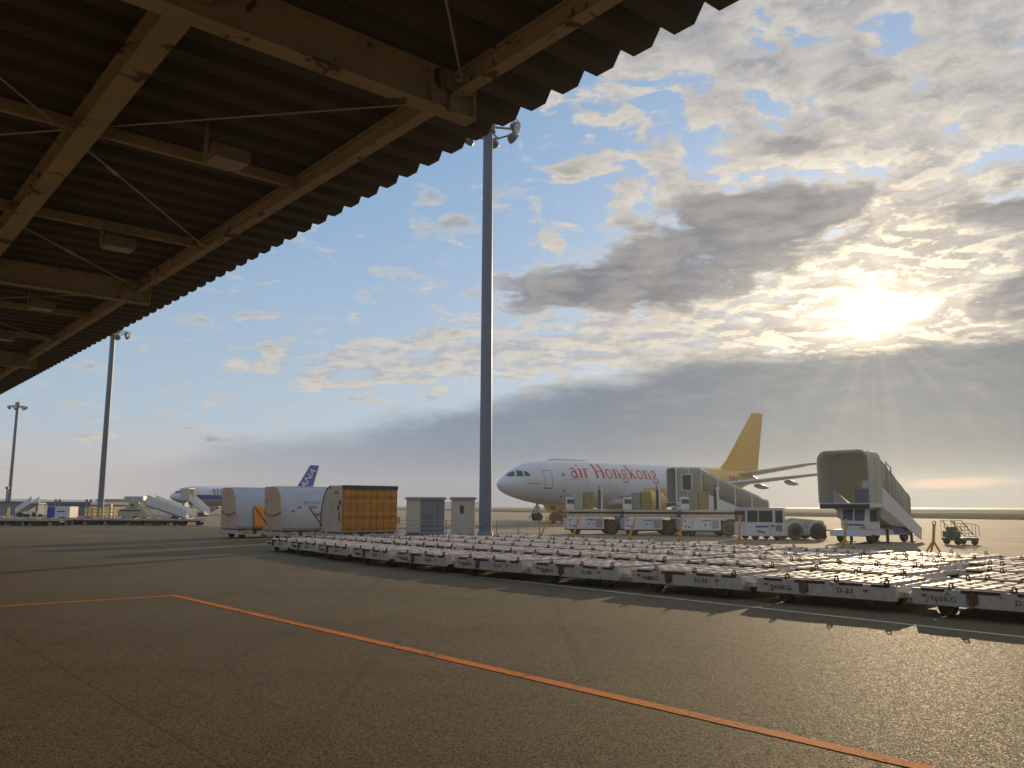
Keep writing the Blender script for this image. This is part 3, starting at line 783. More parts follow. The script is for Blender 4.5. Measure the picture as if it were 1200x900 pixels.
# ------------------------------------------------------------------ cargo containers on their dollies
def container(loc, rz, kind, label):
    """local x = long side to the right, local y = depth (towards +y is away), origin at base centre"""
    t = thing('cargo_container', label, 'cargo container', loc, rz)
    L, Wd, H = 3.3, 2.4, 2.38
    hl = L / 2; hw = Wd / 2
    if kind == 'silver':      # curved shoulder on the near long side
        prof = [(hw, 0), (hw, H), (-.05 * hw, H), (-.38 * hw, H * .975), (-.74 * hw, H * .81), (-.86 * hw, H * .66), (-.95 * hw, H * .48), (-hw, H * .28), (-hw, 0)]
        b = MB(); b.prism(prof, -hl + .06, hl - .06, 'silver_fabric'); b.build('shell', t, smooth=26)
        for sx_, nm in ((-1, 'end_panel'), (1, 'end_panel')):
            e = MB(); x0 = sx_ * (hl - .06); x1 = sx_ * hl
            pr2 = [(a_ * 1.012, z_ * 1.008 + .002) for a_, z_ in prof]
            e.prism(pr2, min(x0, x1) + (.002 if sx_ > 0 else 0), max(x0, x1) - (.002 if sx_ < 0 else 0), 'plywood' if sx_ < 0 else 'silver_fabric'); e.build(nm, t)
        s = MB(); pts = [(-hl - .02, y_, .95 - .22 * (1 - (y_ / hw) ** 2) + .04) for y_ in [(-1 + i / 5) * hw for i in range(11)]]
        s.tube(pts, .022, 'black_steel', 5); s.build('strap', t)
        rl = MB(); rl.box(-hl + .05, hl - .05, -hw - .02, -hw + .0 - .003, .02, .10, 'grey_steel'); rl.build('rail', t); rl = MB(); rl.tube([(-hl + .03, -.1 * hw, H + .02), (hl - .03, -.1 * hw, H + .02)], .03, 'white_paint', 6); rl.build('top_rail', t)
    else:                      # amber net over the flat near side, curved shoulder on the far side
        prof = [(-hw, 0), (-hw, H), (.1 * hw, H), (.45 * hw, H * .93), (.72 * hw, H * .78), (.9 * hw, H * .55), (hw, H * .28), (hw, 0)]
        b = MB(); b.prism(prof, -hl, hl, 'tan_fabric'); b.build('shell', t, smooth=26)
        nt_ = MB(); rg2 = random.Random(2)
        nx, nz = 16, 10; rowsN = []
        for j in range(nz * 2 + 1):
            z = .06 + (H - .26) * j / (nz * 2); row = []
            for i in range(nx * 2 + 1):
                x = -hl + .03 + (L - .06) * i / (nx * 2)
                bulge = .05 * abs(sin(pi * i / 8)) * abs(sin(pi * j / 5)) + rg2.uniform(0, .014)
                row.append((x, -hw - .015 - bulge, z))
            rowsN.append(row)
        nt_.sheet(rowsN, mat('amber_sheet', (.50, .21, .010), .4, var=.25, scale=2.5)); nt_.build('cover_sheet', t, smooth=60)
        g = MB()
        for i in range(0, 9): x = -hl + .05 + (L - .1) * i / 8 + .02 * sin(i * 2.1); g.box(x - .009, x + .009, -hw - .085, -hw - .07, .05, H - .2, 'latch_brown')
        for j in range(0, 7): z = .08 + (H - .32) * j / 6 + .015 * sin(j * 1.7); g.box(-hl + .03, hl - .03, -hw - .101, -hw - .087, z - .009, z + .009, 'latch_brown')
        g.build('net', t)
        s = MB(); s.box(-hl - .01, hl + .01, -hw - .06, -hw - .003, H - .19, H + .012, 'black_steel'); s.build('door_rail', t)
        s = MB(); s.box(-hl - .02, -hl - .004, -.75, -.35, 1.95, 2.1, 'red_mark'); s.box(-hl - .03, -hl - .004, -1.05, -.9, .55, 1.0, 'red_mark')
        s.box(-hl - .05, -hl - .004, -1.1, -.95, 1.4, 1.6, 'black_steel'); s.box(-hl - .05, -hl - .004, -.9, -.78, 1.1, 1.35, 'black_steel'); s.build('end_label', t)
        s = MB(); s.tube([(-hl - .015, hw * .995, .05), (-hl - .015, hw * .99, H * .3), (-hl - .015, hw * .89, H * .56), (-hl - .015, hw * .71, H * .79), (-hl - .015, hw * .44, H * .94), (-hl - .015, hw * .1, H * 1.0)], .03, 'black_steel', 5); s.build('edge_seal', t)
    pl = MB(); pl.box(-hl - .06, hl + .06, -hw - .06, hw + .06, -.05, -.001, 'grey_steel'); pl.build('pallet', t, bevel=.01)
    return t
def container_dolly(loc, rz, label):
    t = copy_tree(proto); t.location = loc; t.rotation_euler = (0, 0, rz); t['label'] = label
    t['group'] = 'dollies under the cargo containers'
    for c in list(COL.objects):
        if c.parent == t and c.name.startswith('stop_clamp'): bpy.data.objects.remove(c)
    t.scale = (1.22, 1.12, 1.0)
    return t
# long side of each container faces the camera's right, so local x points along +D2
crz = atan2(D2.y, D2.x) - .03
cs = [((-8.8, 43.8), 'amber', 'tan cargo container with an amber netted cover, rightmost of the three containers'),
      ((-12.75, 46.8), 'silver', 'silver curved cargo container with brown end panel, middle of the three'),
      ((-16.3, 50.0), 'silver', 'silver curved cargo container with an orange sheet on its side, leftmost of the three')]
for i, ((x, y), kd, lb) in enumerate(cs):
    ct = Matrix.Rotation(crz, 4, 'Z')
    ctr = Vector((x, y, 0)) + ct @ Vector((3.3 / 2, 1.2, 0))
    container_dolly(ctr, crz, 'white dolly carrying the %s' % ['amber covered container', 'middle silver container', 'leftmost silver container'][i])
    c = container(ctr + Vector((0, 0, .585)), crz, kd, lb)
    c.scale = (1, 1, 1)
    if i == 1:
        text('AMJ 2137 NC', .17, 'blue_bright', c, (.15, -1.215, 1.50), spacing=1.05)
        text('JAPAN', .13, 'text_red', c, (.30, -1.215, 1.24), offset=.006)
        s = MB(); s.box(-.62, -.50, -1.212, -1.204, 1.19, 1.30, 'tug_green'); s.box(.42, .78, -1.212, -1.204, .74, .92, 'kiosk_grey'); s.box(-1.05, -.85, -1.212, -1.204, 1.0, 1.05, 'ink'); s.build('sticker', c)
    if i == 2:
        sh = MB(); rows_ = []
        for j in range(9):
            z = .0 + 1.32 * j / 8
            rows_.append([( -.55 + 1.9 * q / 24 + .05 * sin(j * .8) * (1 if q else .3), -1.25 - .05 * abs(sin(q * .9 + .3 * j)) - .03 * (1 - j / 8), z) for q in range(25)])
        sh.sheet(rows_, 'orange_sheet')
        o_ = sh.build('plastic_sheet', c, smooth=60)
        so = o_.modifiers.new('thickness', 'SOLIDIFY'); so.thickness = .015
        text('NCA', .2, 'white_paint', c, (.75, -1.215, 1.62))

# raised tow bars
def towbar(x, y, rz, h, label, m='yellow_stand', lean=.12):
    t = thing('tow_bar', label, 'tow bar', (x, y, 0), rz, 'yellow tow bars standing upright behind the dollies')
    b = MB(); H = h
    top_ = Vector((lean, 0, H)); kn = Vector((lean * .35, 0, H * .42))
    b.bar(kn, top_, .10, .09, m)
    for sx_ in (-1, 1): b.bar(kn + Vector((0, 0, .03)), (sx_ * .30, .0, .05), .07, .07, m)
    b.bar(kn, (.0, .25, .05), .07, .07, m)
    b.box(-.36, .36, -.05, .05, .02, .07, m)
    b.build('frame', t, bevel=.006)
    r = MB(); pts = [(top_.x + .07 * cos(a_), 0, H + .06 + .07 * sin(a_)) for a_ in [2 * pi * i / 12 for i in range(13)]]
    r.tube(pts, .025, 'black_steel' if m != 'yellow_stand' else m, 6, cap=False); r.build('eye', t)
    return t
def at(px, d):
    return ((px - 600) / 980.0 * d, d)
for px, d, h, lean, lb in ((631, 42.5, 1.25, .45, 'yellow tow bar leaning to the right, nearest the light mast'),
                     (668, 42.0, 1.3, .42, 'yellow tow bar leaning in front of the first cargo loader'),
                     (733, 41.0, 1.35, .42, 'yellow tow bar leaning in front of the second cargo loader'),
                     (793, 40.0, 1.25, .16, 'yellow tow bar in front of the third cargo loader'),
                     (862, 38.5, 1.4, .08, 'yellow tow bar standing in front of the tractor cab'),
                     (983, 36.5, 1.25, .14, 'yellow tow bar in front of the large stair truck cab'),
                     (1085, 35.0, 1.22, .12, 'yellow tow bar with splayed feet, rightmost, beside the small stair cart')):
    x, y = at(px, d); towbar(x, y, -.1, h, lb, lean=lean)
# the two black and yellow bars by the containers
for px, d, lb in ((380, 41.0, 'yellow tow bar with a black handle leaning left before the containers'), (316, 45.5, 'dark tow bar leaning before the orange sheet')):
    x, y = at(px, d); t = thing('tow_bar', lb, 'tow bar', (x, y, 0), .3, 'raised tow bars in front of the containers')
    b = MB(); b.bar((.45, 0, .3), (.05, 0, .95), .14, .09, 'yellow_stand'); b.bar((.5, .2, .1), (.4, 0, .4), .08, .08, 'yellow_stand'); b.bar((.5, -.2, .1), (.4, 0, .4), .08, .08, 'yellow_stand'); b.build('frame', t, bevel=.006)
    b = MB(); b.tube([(.08, 0, .9), (-.62, 0, 1.85)], .035, 'black_steel', 6); b.build('handle', t)
bpy.context.view_layer.update()

# ------------------------------------------------------------------ kiosks and railings
def kiosk(x, y, rz, w, d, h, label, split):
    t = thing('equipment_kiosk', label, 'kiosk', (x, y, 0), rz, 'equipment kiosks beside the light mast')
    b = MB(); b.box(0, w, 0, d, .12, h, 'kiosk_light' if not split else 'kiosk_light'); b.build('body', t, bevel=.01)
    b = MB(); b.box(-.06, w + .06, -.06, d + .06, 0, .12, 'far_building'); b.build('plinth', t)
    r = MB(); r.box(-.12, w + .14, -.14, d + .12, h + .002, h + .10, 'roof_grey'); r.box(-.05, w + .06, -.07, d + .05, h + .102, h + .15, 'roof_grey'); r.build('roof', t, bevel=.01)
    if split:
        q = MB(); q.box(w * .38, w + .012, -.012, -.002, .13, h - .01, 'kiosk_grey'); q.box(w * .38 - .03, w * .38 - .003, -.02, -.002, .13, h - .01, 'far_building'); q.build('side_panel', t)
        q = MB(); q.box(w * .42, w * .70, -.030, -.014, .3, h * .60, 'flood_dark'); q.box(w * .82, w * .835, -.022, -.013, .13, h - .02, 'black_steel'); q.build('door', t)
        q = MB(); q.box(0.05, w * .36, -.08, -.002, .12, .28, 'latch_brown'); q.build('skirting', t)
    else:
        q = MB(); q.box(w * .36, w * .54, -.014, -.002, h * .62, h * .84, 'black_steel'); q.box(w * .39, w * .51, -.018, -.0145, h * .66, h * .80, 'glass_dark'); q.build('window', t)
        q = MB(); q.box(w * .80, w * .96, -.05, -.002, h * .85, h * .95, 'kiosk_light'); q.build('lamp', t, bevel=.01)
    return t
kiosk(-6.73, 54.0, .10, 2.42, 1.9, 2.33, 'wide grey kiosk with dark door panel, left of the pair', True)
kiosk(-3.86, 54.0, .05, 1.5, 1.5, 2.33, 'narrow pale kiosk with one small dark window, beside the mast', False)
def railing(x0, x1, y, n, label):
    t = thing('railing', label, 'railing', (x0, y, 0), 0, 'low steel railings behind the dollies')
    for i in range(n):
        b = MB(); xx = (x1 - x0) * i / (n - 1); b.tube([(xx, 0, 0), (xx, 0, 1.08)], .035, 'galvanised', 6); b.build('post', t)
    for z in (.35, .6, .85, 1.06):
        b = MB(); b.tube([(0, -.02, z), (x1 - x0, -.02, z)], .02, 'galvanised', 6); b.build('rail', t)
railing(-7.0, -2.35, 50.5, 4, 'grey steel railing in front of the two kiosks')
railing(-.9, 1.65, 50.0, 3, 'grey steel railing right of the mast, below the aircraft nose')
t = thing('bollard', 'orange striped bollard beside the amber container', 'bollard', (-6.9, 51.5, 0))
b = MB(); b.tube([(0, 0, 0), (0, 0, .9)], .09, 'white_paint', 10); b.build('post', t); b = MB(); b.tube([(0, 0, .9), (0, 0, 1.25)], .12, 'lamp_orange', 10); b.build('cap', t)

# ------------------------------------------------------------------ serif strokes for the aircraft lettering
def arc(cx, cy, rx, ry, a0, a1, n=10):
    return [(cx + rx * cos(radians(a0 + (a1 - a0) * i / n)), cy + ry * sin(radians(a0 + (a1 - a0) * i / n))) for i in range(n + 1)]
TK, TN = .165, .05      # thick and thin stroke widths, cap height = 1
def ln(x0, y0, x1, y1, w, n=6): return ([(x0 + (x1 - x0) * i / n, y0 + (y1 - y0) * i / n) for i in range(n + 1)], w)
def ser(x, y, r=.12): return ln(x - r, y, x + r, y, .045, 2)
GL = {
 'a': ([(arc(.27, .21, .20, .21, 60, 360), .085), ln(.45, .0, .45, .5, TK * .85), (arc(.27, .48, .18, .18, 10, 150), .08), (arc(.55, .06, .08, .06, 200, 330, 4), .05)], .62),
 'i': ([ln(.15, .02, .15, .66, TK), ser(.15, .025), ln(.04, .65, .15, .65, .05, 2), (arc(.15, .88, .035, .035, 0, 360, 8), .07)], .32),
 'r': ([ln(.15, .02, .15, .66, TK), ser(.15, .025, .14), ln(.02, .65, .15, .65, .05, 2), (arc(.36, .42, .2, .24, 150, 62, 6), .07), (arc(.43, .58, .03, .03, 0, 360, 6), .05)], .50),
 'H': ([ln(.18, .03, .18, .97, TK), ln(.72, .03, .72, .97, TK), ln(.18, .5, .72, .5, .06), ser(.18, .025, .15), ser(.18, .975, .15), ser(.72, .025, .15), ser(.72, .975, .15)], .92),
 'o': ([(arc(.30, .34, .235, .31, 0, 360, 20), .095)], .62),
 'n': ([ln(.15, .02, .15, .66, TK), ser(.15, .025), ln(.02, .65, .15, .65, .05, 2), (arc(.33, .42, .18, .24, 160, 0, 10), .08), ln(.51, .42, .51, .02, TK * .95), ser(.51, .025)], .68),
 'g': ([(arc(.27, .44, .17, .20, 0, 360, 16), .085), (arc(.50, .60, .09, .06, 200, 60, 4), .05), (arc(.20, .17, .10, .07, 130, 260, 6), .06), ln(.19, .10, .42, .08, .08, 3), (arc(.29, -.10, .24, .17, 60, -240, 16), .07)], .60),
 'k': ([ln(.15, .02, .15, 1.0, TK), ser(.15, .025), ln(.02, .99, .15, .99, .05, 2), ln(.16, .30, .50, .64, .06), ln(.27, .40, .56, .03, TK * .9), ser(.56, .025), ser(.48, .655, .1)], .68),
 ' ': ([], .30)}
def word_quads(word, track=.06):
    out = []; x = 0
    for ch in word:
        st, adv = GL[ch]
        for pts, w in st:
            P = [Vector((p[0] + x, p[1])) for p in pts]
            q = []
            for i, p in enumerate(P):
                d = (P[min(i + 1, len(P) - 1)] - P[max(i - 1, 0)])
                if d.length < 1e-6: d = Vector((1, 0))
                d.normalize(); nrm = Vector((-d.y, d.x)) * (w * .55)
                q.append((p + nrm, p - nrm))
            out.append(q)
        x += adv + track
    return out, x

# ------------------------------------------------------------------ aircraft
def livery(name, base, rear=None, x_rear=41.0, slope=.35, stripe=None, ground=None):
    m = bpy.data.materials.new(name); m.use_nodes = True; nt = m.node_tree; b = nt.nodes['Principled BSDF']
    t = nt.nodes.new('ShaderNodeTexCoord'); sp = nt.nodes.new('ShaderNodeSeparateXYZ'); nt.links.new(t.outputs['Object'], sp.inputs[0])
    x, y, z = (X(nt, sp.outputs[i]) for i in range(3))
    c = base
    col = mixc(nt, noise(nt, t.outputs['Object'], .6, 5, .6).sm(.4, .7) * .25, base, tuple(q * .82 for q in base))
    px = x * (1 / 2.65); fr = px._op('FRACT'); pz = (z * (1 / 1.4))._op('FRACT')
    seam = (fr.lt(.012) + pz.lt(.016)).mn(1.0)
    col = mixc(nt, seam * .30, col, (.2, .2, .2))
    col = mixc(nt, noise(nt, t.outputs['Object'], 1.8, 6, .7, 1.0).sm(.5, .8) * z.sm(3.6, 1.6) * .5, col, (.25, .21, .16))
    if ground: col = mixc(nt, z.lt(ground[1]), col, ground[0])
    if stripe:
        (c1, z0, z1, x0) = stripe
        col = mixc(nt, z.gt(z0) * (z - (x - x0) * .0).lt(z1) * x.gt(x0), col, c1)
    if rear: col = mixc(nt, (x - (z - 4.4) * slope).gt(x_rear), col, rear)
    nt.links.new(col, b.inputs['Base Color']); b.inputs['Roughness'].default_value = .32; b.inputs['Coat Weight'].default_value = .3
    return m

def aircraft(t, D, L, fin_pts, wing, tail, eng, mats, zb, nacelle_mat, gear_x, door_x):
    """nose tip at local x = 0, +x towards the tail, -y is the side we see, z up from the ground"""
    R = D / 2; zc0 = zb + R
    nose = [(0, -.03, -.06, .015), (.02, .01, -.10, .05), (.06, .05, -.14, .09), (.13, .10, -.185, .14), (.22, .145, -.225, .185), (.32, .195, -.26, .23), (.42, .26, -.29, .268), (.52, .32, -.315, .30),
            (.64, .372, -.342, .335), (.80, .418, -.375, .375), (1.0, .452, -.41, .415), (1.25, .478, -.445, .452), (1.6, .494, -.477, .482), (2.0, .5, -.495, .497), (2.3, .5, -.5, .5)]
    LT = L / D
    body = [(s, .5, -.5, .5) for s in [2.3 + (LT * .62 - 2.3) * i / 10 for i in range(1, 11)]]
    x0 = LT * .62
    tl = []
    for i in range(1, 15):
        q = i / 14; s = x0 + (LT - x0) * q
        tp = .5 - .10 * q ** 3 - (.16 * max(0, q - .8) / .2 if q > .8 else 0); bt = -.5 + .70 * q ** 1.6
        bt = min(bt, tp - .07); wd = .5 * (1 - q ** 2.2 * .90)
        tl.append((s, tp, bt, wd))
    prof = nose + body + tl
    def at_x(x):
        s = x / D
        for a, c in zip(prof, prof[1:]):
            if a[0] <= s <= c[0]:
                f = (s - a[0]) / (c[0] - a[0]); return [a[i] + (c[i] - a[i]) * f for i in range(4)]
        return list(prof[-1])
    def surf(x, ang, lift=0.0):
        _, tp, bt, wd = at_x(x); zc = zc0 + (tp + bt) / 2 * D; rz = (tp - bt) / 2 * D + lift; ry = wd * D + lift
        return Vector((x, -ry * cos(ang), zc + rz * sin(ang)))
    def surf_z(x, z, lift=.02):
        _, tp, bt, wd = at_x(x); zc = zc0 + (tp + bt) / 2 * D; rz = (tp - bt) / 2 * D
        a = math.asin(max(-1, min(1, (z - zc) / rz))); return surf(x, a, lift)
    n = 40; b = MB()
    b.ring_loft([[surf(s * D, 2 * pi * k / n) for k in range(n)] for s, _, _, _ in prof], mats['body'])
    b.build('fuselage', t, smooth=50)
    # cockpit glazing: separate panes following the nose
    def pane(b_, xs, zs, m_, lift=.015):
        (xa, xb, xc, xd), (za, zb_, zc_, zd) = xs, zs
        g = []
        for j in range(5):
            v = j / 4; row = []
            for i in range(5):
                u = i / 4
                x = (xa * (1 - u) + xb * u) * (1 - v) + (xd * (1 - u) + xc * u) * v
                z = (za * (1 - u) + zb_ * u) * (1 - v) + (zd * (1 - u) + zc_ * u) * v
                row.append(surf_z(x, z, lift))
            g.append(row)
        b_.sheet(g, m_)
    q = D / 5.64
    def side2(fn):
        for sy in (1, -1):
            T = Matrix.Scale(sy, 4, Vector((0, 1, 0))); fn(T, sy)
    # panes: (x, z) corner fractions of D
    W = [((.19, .31, .39, .28), (.125, .12, .235, .175)), ((.34, .47, .50, .42), (.12, .125, .24, .245)), ((.50, .64, .58, .53), (.125, .135, .215, .24))]
    for sy in (1, -1):
        for xs, zs in W:
            b = MB(); 
            gx = [k_ * D for k_ in xs]; gz_ = [zc0 + k_ * D for k_ in zs]
            (xa, xb, xc, xd), (za, zb_, zc_, zd) = gx, gz_
            g = []
            for j in range(5):
                v = j / 4; row = []
                for i in range(5):
                    u = i / 4
                    p = surf_z((xa * (1 - u) + xb * u) * (1 - v) + (xd * (1 - u) + xc * u) * v, (za * (1 - u) + zb_ * u) * (1 - v) + (zd * (1 - u) + zc_ * u) * v, .02)
                    row.append((p.x, p.y * sy, p.z))
                g.append(row)
            b.sheet(g, 'glass_dark'); b.build('cockpit_window', t)
    # doors drawn by their seams
    for dx_ in door_x:
        w_, h_ = 1.07 * q, 2.0 * q
        z0 = zc0 - .10 * D; pts = []
        for (a_, b_) in ((0, 0), (1, 0), (1, 1), (0, 1), (0, 0)):
            pts.append((dx_ + w_ * a_, z0 + h_ * b_))
        b = MB()
        for (p0, p1) in zip(pts, pts[1:]):
            P = [surf_z(p0[0] + (p1[0] - p0[0]) * i / 6, p0[1] + (p1[1] - p0[1]) * i / 6, .012) for i in range(7)]
            b.tube(P, .025 * q, 'kiosk_grey', 5)
        b.tube([surf_z(dx_ - .05, z0 - .04, .03), surf_z(dx_ + w_ + .05, z0 - .04, .03)], .06 * q, 'black_steel', 5)
        b.build('door', t)
    # wings
    def foil(pt, chord, th, inc=0.0):
        prof_ = [(0, 0), (.02, .35), (.1, .7), (.3, 1), (.6, .7), (1, .02), (1, -.02), (.6, -.35), (.3, -.6), (.1, -.5), (.02, -.3)]
        return [(pt[0] + a * chord, pt[1], pt[2] + c * th * chord * .5) for a, c in prof_]
    for sy in (-1, 1):
        b = MB(); rg_ = [foil((x, sy * abs(y), z), c, th) for x, y, z, c, th in wing['st']]
        b.ring_loft(rg_, mats['wing']); 
        wg = b.build('wing', t, smooth=40)
        for fy in wing['flaps']:
            # canoe shaped flap track fairing under the trailing edge
            def interp(y):
                st = wing['st']
                for a, c in zip(st, st[1:]):
                    if a[1] <= y <= c[1]:
                        f = (y - a[1]) / (c[1] - a[1]); return [a[i] + (c[i] - a[i]) * f for i in range(5)]
                return st[-1]
            x, y, z, c, th = interp(fy)
            fl = 3.6 * q; xs = x + c - fl * .62
            b = MB(); rr = .26 * q
            b.ring_loft([[(xs + fl * s_, sy * y + rr * k_ * cos(2 * pi * i / 8), z - .38 * q - .28 * s_ * q + rr * 1.3 * k_ * sin(2 * pi * i / 8)) for i in range(8)] for s_, k_ in ((0, .05), (.15, .7), (.4, 1), (.7, .8), (.9, .4), (1, .05))], mats['fairing'])
            b.build('flap_fairing', wg, smooth=50)
        b = MB(); b.ring_loft([foil((x, sy * abs(y), z), c, th) for x, y, z, c, th in tail], mats['stab']); b.build('tailplane', t, smooth=40)
    # fin
    b = MB(); f_ = []
    for (xl, xt, z) in fin_pts:
        c = xt - xl; th = .045 * c
        f_.append([(xl, 0, z), (xl + .12 * c, -th, z), (xl + .45 * c, -th * 1.25, z), (xt, -.03, z), (xt, .03, z), (xl + .45 * c, th * 1.25, z), (xl + .12 * c, th, z)])
    b.ring_loft(f_, mats['fin']); fin = b.build('fin', t, smooth=40)
    # engines
    for sy in (-1, 1):
        ex, ey, ez, er, el = eng
        b = MB(); k = 24
        def ring(x, r): return [(ex + x, sy * ey + r * cos(2 * pi * i / k), ez + r * sin(2 * pi * i / k)) for i in range(k)]
        b.ring_loft([ring(1.0, er * .80), ring(.15, er * .84), ring(0, er * .92), ring(.06, er * .98), ring(.5, er * 1.06), ring(1.6, er * 1.08), ring(el * .62, er * .98), ring(el * .64, er * .90)], nacelle_mat, cap=False)
        b.ring_loft([ring(el * .55, er * .66), ring(el * .8, er * .58), ring(el, er * .36), ring(el * 1.12, er * .06)], 'grey_steel')
        e = b.build('engine', t, smooth=50)
        b = MB(); b.ring_loft([ring(1.0, er * .80), ring(1.02, er * .2)], 'black_steel', cap=False); b.ring_loft([ring(.55, .03), ring(1.02, er * .24)], 'grey_steel'); b.build('fan', e, smooth=40)
        b = MB(); zt = wing['st'][1][2]
        b.ring_loft([[(ex + a_, sy * ey + w__, z_) for a_, w__ in ((0, -.02), (.8, -.16), (el * .9, -.12), (el * 1.1, 0), (el * .9, .12), (.8, .16))] for z_ in (ez + er * .8, ez + er * 1.35)], nacelle_mat)
        b.build('pylon', e)
    # gear
    for gx, gy, gr, nw in gear_x:
        b = MB(); b.tube([(gx, gy, gr), (gx, gy, zb + .5)], [.11 * q, .16 * q], 'galvanised', 8)
        b.bar((gx, gy, zb + .25), (gx - (1.3 if nw == 1 else .2) * q, gy, gr * .6 if nw == 1 else gr), .07, .07, 'black_steel')
        b.box(gx - .4 * q, gx + .4 * q, gy - .05, gy + .05, zb - .35 * q, zb + .15, mats['gearbox'])
        b.tube([(gx, gy - .4 * q, gr), (gx, gy + .4 * q, gr)], .08, 'black_steel', 8)
        if nw > 1: b.bar((gx - .7 * q, gy, gr), (gx + .7 * q, gy, gr), .12, .12, 'black_steel')
        lg = b.build('landing_gear', t)
        for ox in ([0] if nw == 1 else [-.7 * q, .7 * q]):
            for oy in (-.34 * q, .34 * q):
                c_ = MB(); k = 16; w_ = .32 * q
                c_.ring_loft([[(gx + ox + rr * cos(2 * pi * i / k), gy + oy + yy, gr + rr * sin(2 * pi * i / k)) for i in range(k)] for rr, yy in ((gr * .5, -w_ / 2), (gr * .9, -w_ / 2), (gr, -w_ * .25), (gr, w_ * .25), (gr * .9, w_ / 2), (gr * .5, w_ / 2))], 'rubber')
                c_.build('wheel', lg, smooth=40)
    return surf_z, surf, fin, zc0

body_m = livery('cargo_livery', (.62, .64, .70), rear=(.62, .36, .03), x_rear=39.0, slope=-.45)
mats = dict(body=body_m, wing='grey_wing', stab='grey_wing', fin='fin_yellow', fairing='grey_wing', gearbox='white_paint')
MM('grey_wing', (.42, .43, .44), .4, var=.08); MM('fin_yellow', (.62, .36, .03), .35, var=.08)
MM('plane_white', (.62, .65, .72), .35, var=.05)
cp = thing('cargo_airplane', 'large white cargo jet with yellow tail and red lettering along its side', 'airplane', (-1.6, 95.0, .14), atan2(.673, .738))
Z0 = 1.62
wz = Z0 + 1.35
surf_z, surf, fin, zc0 = aircraft(cp, 5.64, 54.0,
    [(43.2, 54.3, Z0 + 5.0), (45.6, 54.6, Z0 + 6.6), (53.2, 56.5, 15.9), (53.6, 56.5, 16.05)],
    dict(st=[(17.5, 1.5, wz - .1, 11.0, .13), (20.0, 4.0, wz + .2, 9.0, .12), (23.3, 9.0, wz + .95, 6.6, .115), (31.2, 22.3, wz + 2.5, 2.9, .10)], flaps=[6.5, 10.5, 14.5, 18.0]),
    [(45.8, .6, Z0 + 4.5, 6.4, .11), (51.9, 10.2, Z0 + 6.1, 2.9, .09), (52.5, 10.7, Z0 + 6.15, 2.4, .06)],
    (16.2, 7.9, 2.1, 1.32, 4.6), mats, Z0, 'engine_yellow',
    [(6.2, 0, .50, 1), (27.0, -4.8, .60, 2), (27.0, 4.8, .60, 2)], [5.3])
cp.rotation_euler = (0, radians(-.45), atan2(.673, .738))
q, wid = word_quads('air Hongkong')
b = MB(); X0, X1, ZB, CH = 9.3, 25.9, zc0 + .65, 1.7
sxx = (X1 - X0) / wid
for st in q:
    rows_ = []
    for a_, c_ in st: rows_.append([surf_z(X0 + p.x * sxx, ZB + p.y * CH, .02) for p in (a_, (a_ + c_) / 2, c_)])
    b.sheet(rows_, 'text_red')
b.build('lettering', cp)
# small tail wording, sweep marks, cargo door seams
me = text_mesh('DHL', 1.25, offset=.02, shear=.3, sx=1.25).copy(); me.materials.append(M['text_red'])
for v in me.vertices:
    p = surf_z(44.2 + v.co.x, zc0 + .95 + v.co.z, .05 - v.co.y * 5); v.co = p
o = bpy.data.objects.new('lettering', me); COL.objects.link(o); o.parent = cp
b = MB()
for (x0, x1, z0, z1) in ((8.4, 12.0, -1.35, .42), (30.2, 32.6, -1.3, .4)):
    for (a0, c0, a1, c1) in ((x0, z0, x1, z0), (x1, z0, x1, z1), (x1, z1, x0, z1), (x0, z1, x0, z0)):
        b.tube([surf_z(a0 + (a1 - a0) * i / 8, zc0 + c0 + (c1 - c0) * i / 8, .006) for i in range(9)], .018, 'kiosk_grey', 4)
b.build('cargo_door_seam', cp)
b = MB()
for (x, z, w, h) in ((8.0, .75, .22, .38), (8.05, -1.0, .2, .25), (8.0, -1.65, .2, .2)):
    b.sheet([[surf_z(x, zc0 + z, .015), surf_z(x + w, zc0 + z, .015)], [surf_z(x, zc0 + z + h, .015), surf_z(x + w, zc0 + z + h, .015)]], 'glass_dark')
b.tube([surf_z(3.1, zc0 - .1, .03), surf_z(4.7, zc0 - .1, .03)], .035, 'text_red', 4)
b.tube([(8.2, 0, Z0 + 5.66), (9.2, 0, Z0 + 5.72), (14.2, 0, Z0 + 5.70), (15, 0, Z0 + 5.6)], .1, 'white_paint', 6)
b.build('marking', cp)
# belly fairing between the wings
b = MB(); b.ring_loft([[(x, 2.9 * k * cos(2 * pi * i / 20), Z0 + .55 + 1.0 * k * sin(2 * pi * i / 20)) for i in range(20)] for x, k in ((15.5, .2), (17.5, .8), (20, 1.0), (28, 1.0), (31, .7), (33.5, .2))], 'grey_wing')
b.build('belly_fairing', cp, smooth=50)

